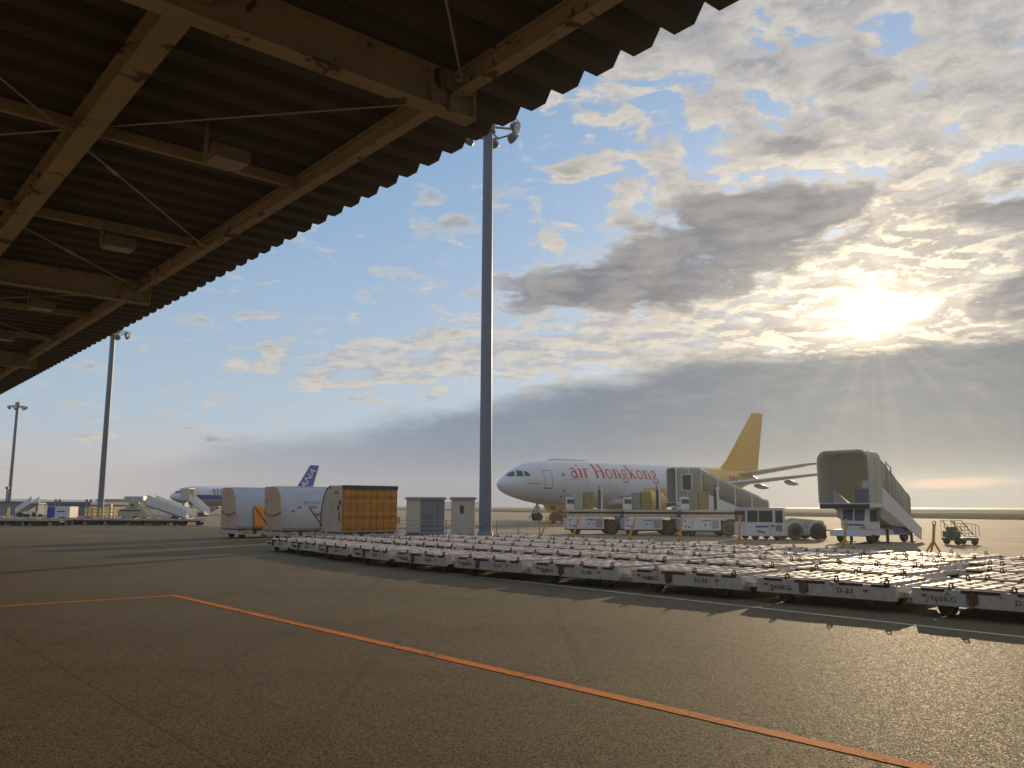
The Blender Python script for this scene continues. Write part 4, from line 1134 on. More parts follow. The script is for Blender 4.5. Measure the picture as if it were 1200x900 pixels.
# passenger jet far left
pm = livery('passenger_livery', (.60, .65, .75), stripe=((.02, .035, .26), 3.15, 4.05, 4.6), ground=((.30, .31, .32), 3.1))
mats2 = dict(body=pm, wing='grey_wing', stab='grey_wing', fin='blue_paint', fairing='grey_wing', gearbox='white_paint')
pa = thing('passenger_airplane', 'white passenger jet with blue stripe and blue tail, far behind the containers', 'airplane', (-66.8, 165.0, 0), atan2(.857, .515))
Z1 = 1.75
sz2, sf2, fin2, zc2 = aircraft(pa, 4.1, 41.0,
    [(32.0, 38.6, Z1 + 3.7), (33.8, 38.9, Z1 + 4.6), (37.6, 40.6, 11.3), (37.8, 40.6, 11.4)],
    dict(st=[(14.0, 1.0, Z1 + .8, 7.0, .13), (15.4, 2.4, Z1 + .95, 6.2, .12), (17.6, 6.5, Z1 + 1.45, 4.2, .115), (23.0, 17.0, Z1 + 2.7, 1.6, .10)], flaps=[5.5, 9.5, 13]),
    [(34.5, .8, Z1 + 2.8, 3.8, .11), (37.6, 6.2, Z1 + 3.4, 1.5, .09), (37.8, 6.4, Z1 + 3.4, 1.3, .06)],
    (13.0, 5.7, 1.65, 1.0, 3.6), mats2, Z1, 'plane_white', [(5.1, 0, .4, 1), (18.5, -3.6, .5, 1), (18.5, 3.6, .5, 1)], [])
def wrap_text(txt, size, m, parent, sf, x, z, **kw):
    me = text_mesh(txt, size, **kw).copy(); me.materials.clear(); me.materials.append(M[m])
    for v in me.vertices: v.co = sf(x + v.co.x, z + v.co.z, .05 - v.co.y * 5)
    o = bpy.data.objects.new('lettering', me); COL.objects.link(o); o.parent = parent; return o
wrap_text('ANA', 1.15, 'blue_bright', pa, sz2, 10.2, zc2 + 1.1, sx=1.6, shear=.3, offset=.01)
b = MB()
for i in range(26):
    if 9 <= i <= 9: continue
    x = 8.8 + i * .95
    b.sheet([[sz2(x, zc2 + .32, .02), sz2(x + .34, zc2 + .32, .02)], [sz2(x, zc2 + .72, .02), sz2(x + .34, zc2 + .72, .02)]], 'glass_dark')
b.build('cabin_windows', pa)
me = text_mesh('ANA', 2.3, offset=.03, sx=1.2).copy(); me.materials.append(M['white_paint'])
me.transform(Matrix.Translation((36.9, -.36, 8.3)) @ Matrix.Rotation(radians(-50), 4, 'Y'))
o = bpy.data.objects.new('lettering', me); COL.objects.link(o); o.parent = pa
b = MB(); b.ring_loft([[(38.0 + .0, -.05, Z1 + 4.6), (38.9, -.05, Z1 + 4.6), (38.9, .05, Z1 + 4.6), (38.0, .05, Z1 + 4.6)], [(40.1, -.05, 11.3), (40.7, -.05, 11.3), (40.7, .05, 11.3), (40.1, .05, 11.3)]], 'white_paint'); b.build('rudder_edge', pa)

# ------------------------------------------------------------------ vehicles
def wheels(t, spec, tm='rubber'):
    for x, y, r, w in spec: wheel(t, x, y, r, w, tm=tm)

def arch_profile(w, h, r=.45, n=6):
    """rounded top opening, (y, z) pairs from left foot over to right foot"""
    pts = [(-w / 2, 0)]
    pts += [(-w / 2 + r - r * cos(radians(90 * i / n)), h - r + r * sin(radians(90 * i / n))) for i in range(n + 1)]
    pts += [(w / 2 - r + r * sin(radians(90 * i / n)), h - r + r * cos(radians(90 * i / n))) for i in range(n + 1)]
    pts += [(w / 2, 0)]
    return pts

def stair_truck(t, plat, L, floor_z, W, H, canvas, frame_m, hood_len):
    """local +x = towards the rear (foot of the stairs), origin under the platform front; -y is the near side"""
    # platform hood
    outer = arch_profile(W, H, .5); inner = arch_profile(W - .16, H - .10, .45)
    b = MB()
    def rg(pr, x, z0): return [(x, y, z0 + z) for y, z in pr]
    b.ring_loft([rg(outer, 0, floor_z), rg(outer, plat, floor_z)], canvas, cap=False, closed=False)
    b.ring_loft([rg(inner, 0, floor_z), rg(inner, plat, floor_z)], canvas, cap=False, closed=False)
    b.ring_loft([rg(outer, 0, floor_z), rg(inner, 0, floor_z)], canvas, cap=False, closed=False)
    b.build('platform_hood', t, smooth=35)
    b = MB(); b.tube(rg(outer, -.03, floor_z), .05, frame_m, 6); b.tube(rg(outer, plat * .5, floor_z), .03, frame_m, 6); b.build('hood_frame', t)
    # stair canopy, arched ribs over the flight
    ex, ez = L, .35
    n = 5
    def st(f):                  # point on the flight
        return plat + (ex - plat) * f, floor_z + (ez - floor_z) * f
    b = MB(); rings = []; hh = H - .12
    for i in range(9):
        f = i / 8 * hood_len; x, z = st(f); s_ = 1 - .18 * f
        rings.append([(x + .0, y * s_, z + max(zz, .8) * (1 - .22 * f)) for y, zz in arch_profile(W - .1, hh, .5)])
    b.ring_loft(rings, canvas, cap=False, closed=False); sc_ = b.build('stair_canopy', t, smooth=35)
    md = sc_.modifiers.new('thickness', 'SOLIDIFY'); md.thickness = .03
    b = MB()
    for i in range(0, 9, 2):
        b.tube([(x, y * 1.012, z + .02) for x, y, z in rings[i]], .05, frame_m, 6)
    for k in (3, 7, 10):
        b.tube([(r[k][0], r[k][1] * 1.012, r[k][2] + .02) for r in rings], .03, frame_m, 5)
    b.build('canopy_rib', t)
    # side panels and steps
    for sy in (-1, 1):
        y = sy * (W / 2 - .02); b = MB()
        b.add([(plat, y - .03, floor_z - .25), (ex, y - .03, .12), (ex + .15, y - .03, .75), (plat, y - .03, floor_z + .85)] + [(plat, y + .03, floor_z - .25), (ex, y + .03, .12), (ex + .15, y + .03, .75), (plat, y + .03, floor_z + .85)],
              [(0, 1, 2, 3), (7, 6, 5, 4), (0, 4, 5, 1), (1, 5, 6, 2), (2, 6, 7, 3), (3, 7, 4, 0)], 'white_paint')
        b.build('side_panel', t)
    b = MB(); ns = 14
    for i in range(ns):
        x, z = st((i + .5) / ns); b.box(x - .14, x + .16, -W / 2 + .22, W / 2 - .22, z - .06, z, 'grey_steel')
    b.build('steps', t)
    b = MB(); b.box(-.05, plat + .05, -W / 2 + .02, W / 2 - .02, floor_z - .22, floor_z - .003, 'white_paint'); b.box(-.12, -.052, -W / 2 + .05, W / 2 - .05, floor_z - .30, floor_z - .05, 'rubber'); b.build('platform', t)

# small-cab stair truck, right
sb = thing('stair_truck', 'grey-green hooded stair truck standing alone at the right, its hood open to the left', 'stair truck', (17.75, 45.0, 0), radians(41))
stair_truck(sb, 1.35, 5.7, 2.12, 2.85, 2.78, 'canvas_green', 'canvas_green', .86)
b = MB(); b.box(.15, 5.7, -.95, .95, .42, .72, 'white_paint'); b.box(.1, .16, -1.0, 1.0, .38, .70, 'white_paint')
b.box(3.3, 5.6, -1.0, -.955, .45, .80, 'blue_bright'); b.build('chassis', sb, bevel=.02)
b = MB(); b.prism([(.32, .72), (.28, 1.15), (.44, 1.86), (1.75, 1.86), (1.80, .72)], -1.0, .45, 'white_paint', axis='y', T=Matrix.Identity(4)); cab = b.build('cab', sb, bevel=.03)
b = MB()
for y0, y1 in ((-.88, -.32), (-.24, .34)): b.add([(.285, y0, 1.2), (.285, y1, 1.2), (.415, y1, 1.80), (.415, y0, 1.80)], [(0, 1, 2, 3)], 'glass_dark')
b.build('windscreen', cab)
b = MB(); b.add([(.62, -1.012, 1.15), (1.55, -1.012, 1.15), (1.55, -1.012, 1.78), (.66, -1.012, 1.78)], [(0, 1, 2, 3)], 'glass_dark'); b.build('side_window', cab)
b = MB(); b.box(.255, .285, -.85, .3, .95, 1.02, 'ink'); b.box(.25, .29, -.9, -.65, .78, .9, 'lamp_orange'); b.build('headlight', cab)
b = MB(); b.box(.25, 1.9, -1.04, .5, 1.865, 1.92, 'white_paint'); b.build('cab_roof', cab, bevel=.015)
wheels(sb, [(1.0, -.82, .36, .24), (1.0, .82, .36, .24), (4.9, -.82, .36, .24), (4.9, .82, .36, .24)])
b = MB()
for x in (2.5, 5.4):
    for y in (-1.02, 1.02): b = MB(); b.box(x - .06, x + .06, y - .06, y + .06, .05, .75, 'black_steel'); b.box(x - .16, x + .16, y - .16, y + .16, .0, .05, 'black_steel'); b.build('jack', sb)
b = MB()
for y in (-.75, .75):
    b.bar((1.6, y, .7), (.9, y, 2.0), .12, .12, 'canvas_green'); b.bar((2.2, y, .7), (5.2, y, .95), .1, .14, 'canvas_green')
    b.bar((3.4, y, .75), (2.4, y, 1.6), .14, .14, 'grey_steel')
b.build('lift_frame', sb)
b = MB(); b.add([(1.85, -.55, .02 + 2.12), (1.85, .35, 2.14), (1.85, .35, 2.9), (1.85, -.55, 2.9)], [(0, 1, 2, 3)], 'kiosk_grey'); b.box(1.78, 1.84, -.45, -.12, 2.95, 3.35, 'white_paint'); b.build('inner_gate', sb)
b = MB()
for i in range(5): b.bar((2.0 + .02 * i, -1.36, 2.5 + .45 * i), (2.75, -1.30, 2.45 + .40 * i), .04, .04, 'galvanised')
b.bar((2.05, -1.36, 2.3), (2.1, -1.36, 4.4), .05, .05, 'galvanised'); b.bar((2.75, -1.30, 2.2), (2.75, -1.30, 4.1), .05, .05, 'galvanised'); b.build('ladder_frame', sb)

b = MB(); b.prism([(1.42, 2.05), (1.42, 1.35), (2.6, .95), (5.0, .80), (5.3, .62), (4.9, .55 + .15), (1.6, 2.05)], -1.22, 1.22, 'canvas_green', axis='y'); b.build('ramp_body', sb)
# stair truck at the cargo jet
sa = thing('stair_truck', 'stair truck with ribbed dark canopy parked against the cargo jet', 'stair truck', (13.4, 70.5, 0), radians(6))
stair_truck(sa, 2.1, 7.9, 2.3, 2.7, 2.85, 'olive_hood', 'white_paint', 1.0)
b = MB(); b.box(.1, 7.2, -1.0, 1.0, .42, .8, 'white_paint'); b.box(.1, 1.9, -1.0, .6, .80, 1.95, 'white_paint'); b.build('chassis', sa, bevel=.03)
b = MB(); b.box(.35, 1.35, -1.385, -1.355, 3.2, 4.65, 'kiosk_light'); b.box(.5, 1.2, -1.395, -1.388, 3.3, 4.5, 'glass_dark'); b.box(1.7, 1.95, -1.39, -1.36, 2.4, 4.0, 'dull_yellow'); b.build('side_door', sa)
b = MB(); b.box(.095, .10 - .02, -.85, .45, 1.2, 1.8, 'glass_dark'); b.box(.4, 1.6, -1.02, -1.003, 1.2, 1.8, 'glass_dark'); b.build('cab_window', sa)
wheels(sa, [(1.1, -.85, .4, .26), (1.1, .85, .4, .26), (5.8, -.85, .4, .26), (5.8, .85, .4, .26)])

b = MB()
b.prism([(2.3, .8), (2.3, 2.05), (5.6, 1.15), (6.3, .8)], -1.30, -1.26, 'white_paint', axis='y'); b.build('lower_panel', sa)
# cargo loaders
def loader(px, d, label, tyre, green):
    x, y = at(px, d)
    t = thing('cargo_loader', label, 'cargo loader', (x, y, 0), radians(3), 'cargo loaders parked end to end')
    L = 4.15
    b = MB(); b.box(0, 2.55, -1.2, -1.12, .38, 1.16, 'white_paint'); b.box(0, 2.55, -1.1, 1.2, .40, 1.12, 'kiosk_light'); b.box(3.7, L, -1.18, 1.2, .45, 1.1, 'kiosk_light')
    b.box(.05, L - .05, -.9, .9, .28, .42, 'latch_brown'); body = b.build('body', t, bevel=.02)
    b = MB(); b.box(1.95, 2.45, -1.215, -1.203, .48, 1.06, 'kiosk_light')
    for i in range(5): b.box(2.0, 2.4, -1.22, -1.216, .54 + .1 * i, .58 + .1 * i, 'kiosk_grey')
    b.build('vent', body)
    for bx in ((.65, .66, .42, 1.12, 'kiosk_grey'), (1.3, 1.31, .42, 1.12, 'kiosk_grey'), (.15, .27, .95, 1.04, 'ink'), (.15, .27, .6, .69, 'ink'), (1.45, 1.57, .7, .79, 'ink'), (1.8, 1.9, .7, .79, 'ink'), (1.35, 1.9, .98, 1.04, 'blue_paint'), (.35, .55, .55, .62, 'blue_paint')):
        b = MB(); b.box(bx[0], bx[1], -1.212, -1.203, bx[2], bx[3], bx[4]); b.build('seam' if bx[1] - bx[0] < .02 else 'marking', body)
    b = MB(); b.box(-.05, L + .02, -1.25, -1.1, 1.20, 1.42, 'roller_plate'); b.box(-.05, L + .02, 1.1, 1.25, 1.20, 1.42, 'roller_plate'); b.box(0, L - .04, -1.1, 1.1, 1.22, 1.34, 'dark_recess'); b.build('lower_frame', t, bevel=.01)
    b = MB(); b.box(.15, L - .15, -1.05, 1.05, 1.36, 1.56, 'black_steel')
    for i in range(17): b.tube([(.25 + i * .22, -1.2, 1.60), (.25 + i * .22, 1.2, 1.60)], .045, 'latch_brown', 6)
    b.box(-.05, L + .02, -1.26, -1.21, 1.56, 1.70, 'roller_plate'); b.box(-.05, L + .02, 1.21, 1.26, 1.56, 1.70, 'roller_plate')
    b.build('roller_deck', t)
    b = MB(); b.box(-.02, .50, -1.2, -.7, 1.72, 2.55, 'white_paint'); b.box(.0, .48, -1.21, -1.202, 2.1, 2.4, 'ink'); b.build('control_box', t, bevel=.02)
    b = MB(); b.box(.55, 1.15, -1.0, -.2, 1.72, 2.85, green); b.box(.6, .95, -.6, .1, 1.72, 2.2, 'white_paint'); b.build('cabinet', t, bevel=.03)
    b = MB(); b.box(1.2, 1.9, -.9, .6, 1.72, 2.9, 'dull_yellow'); 
    for i in range(4): b.box(1.22 + .17 * i, 1.25 + .17 * i, -.915, -.903, 1.75, 2.97, 'latch_brown')
    b.build('yellow_cabinet', t, bevel=.02)
    b = MB(); b.box(2.18, 2.34, -1.15, -1.0, 1.72, 3.05, 'black_steel'); b.box(2.36, 2.48, -1.17, -1.02, 1.72, 3.0, 'white_paint'); b.tube([(2.25, -1.08, 3.05), (2.25, -1.08, 3.35)], .03, 'black_steel', 6)
    b.tube([(2.42, -1.1, 3.0), (2.42, -1.1, 3.18)], .13, 'white_paint', 10); b.build('lamp_post', t)
    for y_ in (-1.0, 1.0): wheel(t, 3.12, y_, .52, .36, tm=tyre, rm='latch_brown')
    for y_ in (-.95, .95): wheel(t, .7, y_, .24, .2)
    return t
loader(662, 59.5, 'white low cargo loader nearest the aircraft nose wheel', 'brown_tyre', 'canvas_green')
loader(727, 58.0, 'white low cargo loader in the middle of the three, in front of the engine', 'brown_tyre', 'olive_hood')
loader(792, 56.5, 'white low cargo loader in front of the ribbed stair truck, next to the tractor', 'tug_green', 'olive_hood')

# towing tractor
x, y = at(864, 50.5)
tt = thing('towing_tractor', 'white aircraft tractor with glazed cab and two big arched wheels', 'tractor', (x, y, 0), radians(4))
b = MB(); b.box(0, 2.5, -1.05, 1.05, .22, .95, 'white_paint'); b.prism([(2.4, .25), (2.4, 1.18), (2.75, 1.28), (4.7, 1.12), (4.75, .3)], -1.0, 1.0, 'kiosk_light', axis='y'); bd = b.build('body', tt, bevel=.04)
b = MB(); b.prism([(.02, .955), (.02, 1.80), (2.32, 1.80), (2.42, .955)], -1.0, 1.0, 'white_paint', axis='y'); cb = b.build('cab', tt, bevel=.03)
b = MB()
for x0, x1 in ((.10, .72), (.78, 1.62), (1.78, 2.22)): b.box(x0, x1, -1.014, -1.003, 1.04 if x0 < 1.7 else 1.0, 1.70, 'glass_dark')
b.build('side_window', cb)
b = MB(); b.box(-.004, .016, -.9, .9, 1.05, 1.7, 'glass_dark'); b.build('windscreen', cb)
b = MB(); b.box(-.08, 2.42, -1.06, 1.06, 1.805, 1.86, 'white_paint'); b.build('cab_roof', cb, bevel=.015)
b = MB(); b.tube([(1.2, -.6, 1.86), (1.2, -.6, 2.0)], .07, 'lamp_orange', 8); b.build('beacon', cb)
b = MB(); b.box(.55, 1.3, -1.062, -1.052, .72, .83, 'blue_bright'); b.box(.65, .9, -1.064, -1.052, .45, .55, 'ink'); b.box(.9, 1.1, -1.064, -1.052, .4, .5, 'ink'); b.box(1.75, 2.15, -1.066, -1.052, .5, .86, 'kiosk_grey'); b.box(1.5, 1.7, -1.064, -1.052, .75, .85, 'ink')
b.box(3.5, 3.9, -1.008, -1.002, .75, .8, 'blue_paint'); b.build('marking', bd)
for x_ in (2.95, 4.30):
    for y_ in (-.92, .92): wheel(tt, x_, y_, .47, .34, tm='tug_green' if x_ < 4 else 'brown_tyre')
b = MB(); b.tube([(3.0 + .56 * cos(radians(a_)) - .05, -1.03, .47 + .60 * sin(radians(a_))) for a_ in range(0, 181, 15)], .05, 'white_paint', 5); b.tube([(4.3 + .56 * cos(radians(a_)), -1.03, .47 + .60 * sin(radians(a_))) for a_ in range(20, 181, 16)], .05, 'white_paint', 5); b.build('wheel_arch', tt)
b = MB(); b.bar((4.7, 0, .5), (5.5, 0, .55), .08, .08, 'latch_brown'); b.box(5.0, 5.2, -.15, .15, .2, .75, 'black_steel'); b.build('hitch', tt)
for y_ in (-.0,): wheel(tt, 5.1, y_, .18, .12)
b = MB(); b.box(.05, .2, -1.0, -.9, .0, .2, 'black_steel')
for x_ in (.6, 1.9): 
    for y_ in (-.85, .85): wheel(tt, x_, y_, .22, .2)

# small stair cart at the right
x, y = at(1101, 44.0)
sc_ = thing('stair_cart', 'small dark green towable step cart with thin rails, far right', 'cart', (x, y, 0), radians(8))
b = MB(); b.box(.05, 1.55, -.45, .45, .22, .36, 'tug_green'); b.box(.05, .62, -.34, .34, .37, .70, 'tug_green'); b.prism([(.55, .705), (.45, .92), (.22, .92), (.15, .705)], -.25, .25, 'tug_green', axis='y'); b.build('body', sc_, bevel=.02)
b = MB()
for i in range(4): b.box(.70 + .18 * i, .92 + .18 * i, -.4, .4, .90 - .16 * i, .94 - .16 * i, 'tug_green')
b.build('steps', sc_)
for yy in (-.42, .42):
    b = MB(); b.tube([(.05, yy, .4), (.05, yy, 1.24), (.62, yy, 1.26), (1.15, yy, .62), (1.3, yy, .5)], .02, 'tug_green', 6); b.tube([(.25, yy, .83), (.25, yy, 1.24)], .02, 'tug_green', 6)
    b.tube([(.75, yy, 1.12), (1.35, yy, 1.05), (1.58, yy, .95), (1.60, yy, .45)], .016, 'tug_green', 6); b.tube([(1.2, yy, 1.07), (1.2, yy, .5)], .014, 'tug_green', 6); b.tube([(1.4, yy, 1.02), (1.4, yy, .4)], .014, 'tug_green', 6)
    b.tube([(.1, yy, 1.24), (.7, yy, .7)], .016, 'tug_green', 6); b.build('handrail', sc_)
wheels(sc_, [(.35, -.45, .2, .1), (.35, .45, .2, .1), (1.3, -.45, .17, .1), (1.3, .45, .17, .1), (1.55, 0, .12, .08)])

# traffic cones by the nose wheel
for px, lb in ((645.5, 'orange traffic cone nearer the nose wheel'), (657.5, 'orange traffic cone nearer the cargo loader')):
    x, y = at(px, 96.0); t = thing('traffic_cone', lb, 'cone', (x, y, 0), 0, 'traffic cones under the cargo jet')
    b = MB(); b.tube([(0, 0, .03), (0, 0, .75)], [.15, .03], 'orange_cone', 10); b.build('cone', t); b = MB(); b.box(-.2, .2, -.2, .2, 0, .03, 'black_steel'); b.build('base', t)
x, y = at(662, 96.5); t = thing('equipment_box', 'small dark and orange equipment box under the cargo jet belly', 'equipment box', (x - .9, y, 0)); 
b = MB(); b.prism([(-.9, .25), (-.9, 1.0), (.4, 1.5), (1.1, 1.5), (1.1, .25)], -.6, .6, 'latch_brown', axis='y'); b.build('box', t, bevel=.04)
for x_ in (-.5, .8):
    for y_ in (-.5, .5): wheel(t, x_, y_, .25, .15)

# rusty gate post at the left edge
t = thing('gate_post', 'rusty brown post with yellow and black foot at the left edge', 'post', (-23.78, 39.0, 0), TH)
b = MB(); b.box(-.09, .09, -.09, .09, .75, 2.1, 'rusty_clamp'); b.bar((0, 0, 2.1), (.05, 0, 2.5), .06, .06, 'rusty_clamp'); b.build('post', t, bevel=.01)
b = MB(); b.box(-.12, .12, -.12, .12, 0, .28, 'yellow_stand'); b.box(-.121, .121, -.121, .121, .28, .50, 'black_steel'); b.box(-.12, .12, -.12, .12, .50, .75, 'yellow_stand'); b.build('foot', t)

# ------------------------------------------------------------------ far left yard
for c in list(COL.objects): pass
dark_proto = None
def dark_dolly():
    t = thing('baggage_dolly', 'x', 'baggage dolly')
    L, W = 2.3, 1.5
    b = MB(); b.box(-L / 2, L / 2, -W / 2, W / 2, .50, .58, 'latch_brown'); b.box(-L / 2 - .02, L / 2 + .02, -W / 2 - .02, -W / 2 + .04, .46, .64, 'roller_plate'); b.box(-L / 2, L / 2, W / 2 - .04, W / 2 + .02, .46, .62, 'black_steel')
    b.box(-L / 2 + .2, L / 2 - .2, -.5, .5, .34, .50, 'black_steel'); b.build('deck', t)
    for x in (-.75, .75):
        for y in (-.6, .6): wheel(t, x, y, .26, .16)
    b = MB(); b.bar((-L / 2, 0, .45), (-L / 2 - .7, 0, .3), .06, .06, 'black_steel'); b.box(-L / 2 - .05, -L / 2 + .02, -.5, .5, .36, .72, 'black_steel'); b.build('drawbar', t)
    return t
dp = dark_dolly(); first = True
rr_ = random.Random(5); kk = 0
spots = []
for i, px in enumerate([230, 205, 180, 156, 132, 108, 84, 58, 34, 10]): spots.append((px, 82 + .35 * i + rr_.uniform(-.4, .4), 'far'))
for i, px in enumerate([68, 44, 18]): spots.append((px, 79 + .4 * i, 'near'))
for i, px in enumerate([192, 160, 122, 92, 26]): spots.append((px, 87 + .3 * i, 'back'))
cnt = {}
for px, d, rw in spots:
    x, y = at(px, d); t = dp if first else copy_tree(dp); first = False
    cnt[rw] = cnt.get(rw, 0) + 1
    t.location = (x, y, 0); t.rotation_euler = (0, 0, rr_.uniform(-.12, .12) + .05)
    nm = {'far': 'long', 'near': 'short nearer', 'back': 'rear'}[rw]
    t['label'] = 'dark flat baggage dolly, %s from the right in the %s line at far left' % (ORD[cnt[rw] - 1], nm)
    t['group'] = 'dark baggage dollies in a line at far left'

def low_building(px0, px1, d, h, label, roof_t=.5, posts=0, m='far_building'):
    x0, y = at(px0, d); x1, _ = at(px1, d)
    t = thing('low_building', label, 'building', (x0, y, 0))
    b = MB(); b.box(0, x1 - x0, 0, 14, 0, h - roof_t, m); w = b.build('wall', t)
    b = MB(); b.box(-.6, x1 - x0 + .6, -.6, 14.6, h - roof_t, h, 'far_roof'); b.build('roof', t)
    b = MB(); n = max(2, int((x1 - x0) / 5))
    for i in range(n): xx = (x1 - x0) * (i + .25) / n; b.box(xx, xx + (x1 - x0) / n * .5, -.06, -.01, .3, h * .6, 'kiosk_grey')
    b.build('shutters', t)
    return t
low_building(62, 110, 150, 2.5, 'low grey shed with dark flat roof beside the left light mast')
low_building(-20, 33, 160, 2.6, 'long low grey shed at the far left edge', .12)
low_building(118, 190, 420, 5.0, 'distant pale building beyond the baggage dollies', .3)
low_building(500, 575, 1400, 9, 'distant low building on the horizon between the kiosks', .5)
def ball_post(px, d, h, label):
    x, y = at(px, d); t = thing('lamp_post', label, 'lamp post', (x, y, 0), 0, 'posts with round dark lamps at far left')
    b = MB(); b.tube([(0, 0, 0), (0, 0, h + .15)], .07, 'grey_steel', 8); b.build('post', t)
    b = MB(); k = 12; b.ring_loft([[(.27 * s * cos(2 * pi * i / k), .2 * s * sin(2 * pi * i / k), h + .1 + z * .45) for i in range(k)] for s, z in ((.3, 0), (.8, .2), (1, .55), (.8, .95), (.3, 1.15))], 'flood_dark'); b.build('lamp', t, smooth=60)
for i, (px, lb) in enumerate(((71, 'round dark lamp, leftmost of four above the grey shed'), (75.6, 'round dark lamp, second from the left above the grey shed'), (107, 'round dark lamp, third from the left, left of the mast'), (111.8, 'round dark lamp nearest the mast with yellow barriers'))):
    ball_post(px, 145, 2.35, lb)
# white box with blue door
x, y = at(62, 100); t = thing('storage_box', 'white storage box with a dark blue door panel behind the dollies', 'storage box', (x, y, 0))
b = MB(); b.box(0, 2.65, 0, 2, .2, 1.75, 'white_paint'); b.build('body', t, bevel=.03); b = MB(); b.box(.02, .9, -.03, -.005, .25, 1.7, 'blue_paint'); b.build('door', t)
b = MB(); b.box(1.2, 2.1, -.02, -.006, 1.1, 1.25, 'blue_bright'); b.build('marking', t); b = MB(); b.box(.1, 2.5, .1, 1.9, 0, .2, 'black_steel'); b.build('base', t)
# belt loaders and airstairs
def airstairs(px0, px1, d, hp, label, flip=False, hooded=True, canvas='white_paint', step_px=None):
    x0, y = at(px0, d); x1, _ = at(px1, d); L = x1 - x0; pl = L * .34
    t = thing('boarding_stairs', label, 'boarding stairs', (x0, y, 0))
    def fx(x): return L - x if flip else x
    def P(x, z): return (fx(x), z)
    def slab(b, pts, y0, y1, m): b.prism([P(*p) for p in pts], y0, y1, m, axis='y')
    b = MB(); slab(b, [(pl * .9, hp), (L, .55), (L + .1, 1.4), (pl * .95, hp + 1.1)], -1.2, -1.12, 'white_paint'); b.build('side_panel', t); b = MB(); slab(b, [(pl * .9, hp), (L, .55), (L + .1, 1.4), (pl * .95, hp + 1.1)], 1.12, 1.2, 'white_paint'); b.build('side_panel', t)
    b = MB(); slab(b, [(0, hp - .2), (pl, hp - .2), (L, .3), (L, .5), (pl, hp), (0, hp)], -1.1, 1.1, 'grey_steel'); b.build('flight', t)
    if hooded:
        b = MB(); slab(b, [(0, hp + 1.9), (pl, hp + 1.9), (pl, hp + 2.05), (0, hp + 2.05)], -1.25, 1.25, 'white_paint' ); slab(b, [(0, hp + .02), (pl, hp + .02), (pl, hp + 1.9), (0, hp + 1.9)], -1.25, -1.2, canvas); b.box(min(fx(.02), fx(pl)), max(fx(.02), fx(pl)), 1.1, 1.2, hp, hp + 1.9, canvas); b.build('hood', t)
    b = MB(); slab(b, [(L * .1, .45), (L * .95, .45), (L * .95, .85), (L * .1, .95)], -1.0, 1.0, 'white_paint'); slab(b, [(0.2, .6), (0.2, hp - .25), (.5, hp - .25), (.8, .6)], -.9, .9, 'kiosk_grey'); b.build('chassis', t)
    for wx in (L * .2, L * .78, L * .88):
        for yy in (-.95, .95): wheel(t, fx(wx), yy, .38, .25)
    return t
airstairs(160, 228, 96, 2.0, 'long white boarding stairs sloping down to the right, beyond the dollies', hooded=False)
x, y = at(154.5, 96); hb = thing('stair_hood', 'pale glazed box hood raised at the top of the long white stairs', 'hood', (x, y, 2.42))
b = MB(); b.prism([(0, 0), (2.3, 0), (2.25, .5), (.15, .5)], -1.2, 1.2, 'white_paint', axis='y'); b.build('panel', hb, bevel=.02)
b = MB(); b.box(.25, 1.0, -1.23, -1.205, .08, .42, 'silver_fabric'); b.box(1.1, 2.1, -1.23, -1.205, .08, .42, 'silver_fabric'); b.build('window', hb)
airstairs(219, 247, 150, 2.9, 'tall boarding stairs with dark topped hood at the passenger jet door', canvas='kiosk_light')
airstairs(30, 56, 140, 2.3, 'grey boarding stairs rising to the right near the far left edge', flip=True, hooded=False)
# beige tractor
x, y = at(147, 93); t = thing('baggage_tractor', 'beige loader vehicle with black roof line in front of the long white stairs', 'tractor', (x, y, 0))
b = MB(); b.prism([(.2, .35), (0, 1.3), (.4, 1.55), (2.6, 1.65), (3.4, .9), (3.6, .35)], -.8, .8, 'beige_paint', axis='y'); b.prism([(1.0, 1.66), (1.2, 2.25), (2.2, 2.25), (2.6, 1.68)], -.7, .7, 'beige_paint', axis='y'); b.build('body', t, bevel=.04)
b = MB(); b.box(.25, 2.5, -.84, -.81, 1.30, 1.42, 'black_steel'); b.box(1.4, 1.7, -.73, -.705, 1.8, 2.05, 'glass_dark'); b.build('trim', t)
wheels(t, [(.7, -.8, .33, .2), (.7, .8, .33, .2), (2.0, -.8, .38, .22), (2.0, .8, .38, .22), (3.1, -.8, .33, .2)])
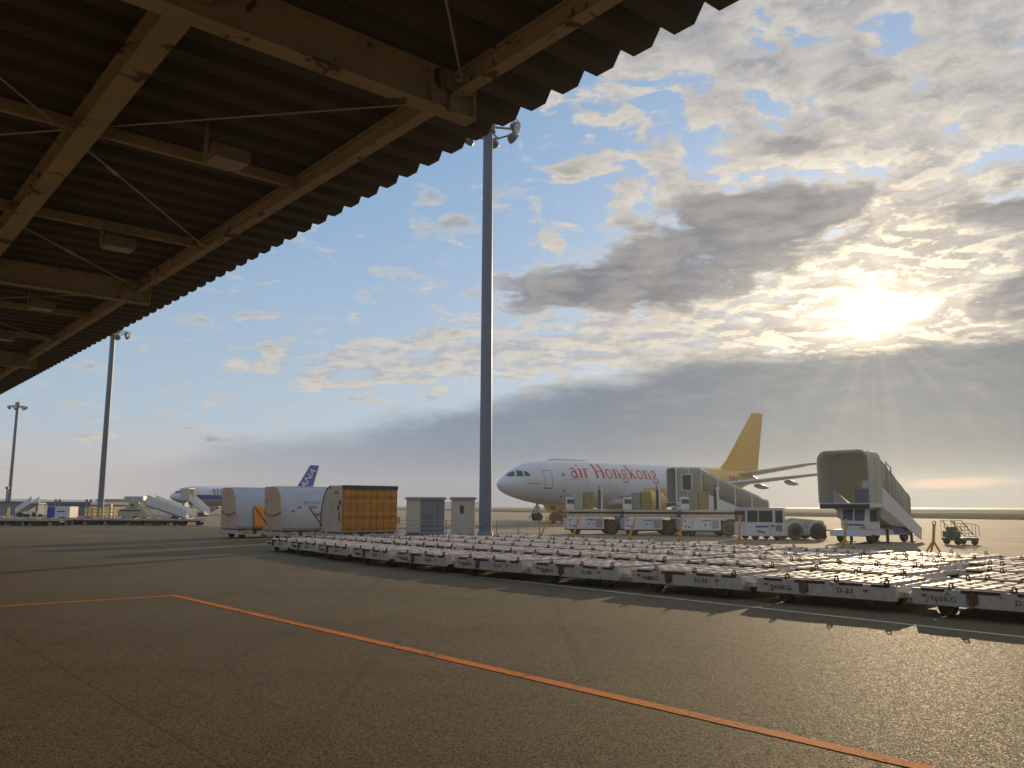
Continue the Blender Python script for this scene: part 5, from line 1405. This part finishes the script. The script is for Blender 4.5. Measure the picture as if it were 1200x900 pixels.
# utility cabinet and barriers round the mast foot
x, y = at(131, 108); t = thing('utility_cabinet', 'grey utility cabinet just right of the mast with yellow barriers', 'cabinet', (x, y, 0))
b = MB(); b.box(0, .5, 0, .5, 0, 2.1, 'grey_steel'); b.build('body', t, bevel=.02); b = MB(); b.box(.05, .45, -.02, -.003, .3, 1.9, 'galvanised'); b.build('door', t)
for i, (px, lb) in enumerate(((110, 'yellow barrier left of the mast foot at far left'), (118.5, 'yellow barrier directly before the mast foot at far left'), (127, 'yellow barrier right of the mast foot at far left'), (136, 'yellow barrier right of the utility cabinet'), (17, 'yellow barrier post near the left shed'))):
    x, y = at(px, 106); t = thing('barrier', lb, 'barrier', (x, y, 0), 0, 'yellow barriers at far left'); w = .8 if px > 50 else .2
    b = MB()
    for z in (.5, 1.0, 1.4): b.box(-w / 2, w / 2, -.03, .03, z, z + .12, 'yellow_paint')
    b.build('rail', t)
    for s in (-1, 1): b = MB(); b.box(s * w / 2 - .06, s * w / 2 + .06, -.08, .04, 0, 1.62, 'yellow_paint'); b.build('post', t)
x, y = at(13.5, 170); t = thing('antenna_mast', 'thin grey pole left of the farthest floodlight mast', 'pole', (x, y, 0)); b = MB(); b.tube([(0, 0, 0), (0, 0, 5.1)], [.2, .14], 'mast_steel', 8); b.build('pole', t); b = MB(); b.box(-.3, .3, -.2, .2, 5.1, 5.6, 'mast_steel'); b.build('head', t)

# ------------------------------------------------------------------ air
b = MB(); b.box(-700, 700, -40, 900, -1.8, 32, None)
hz = b.build('haze'); tag(hz, kind='stuff')
hm = bpy.data.materials.new('haze'); hm.use_nodes = True; nt = hm.node_tree; nt.nodes.clear()
ho = nt.nodes.new('ShaderNodeOutputMaterial'); pv = nt.nodes.new('ShaderNodeVolumePrincipled'); nt.links.new(pv.outputs[0], ho.inputs['Volume'])
pv.inputs['Color'].default_value = (.86, .92, 1, 1); pv.inputs['Density'].default_value = HAZE; pv.inputs['Anisotropy'].default_value = .6
hz.data.materials.clear(); hz.data.materials.append(hm)
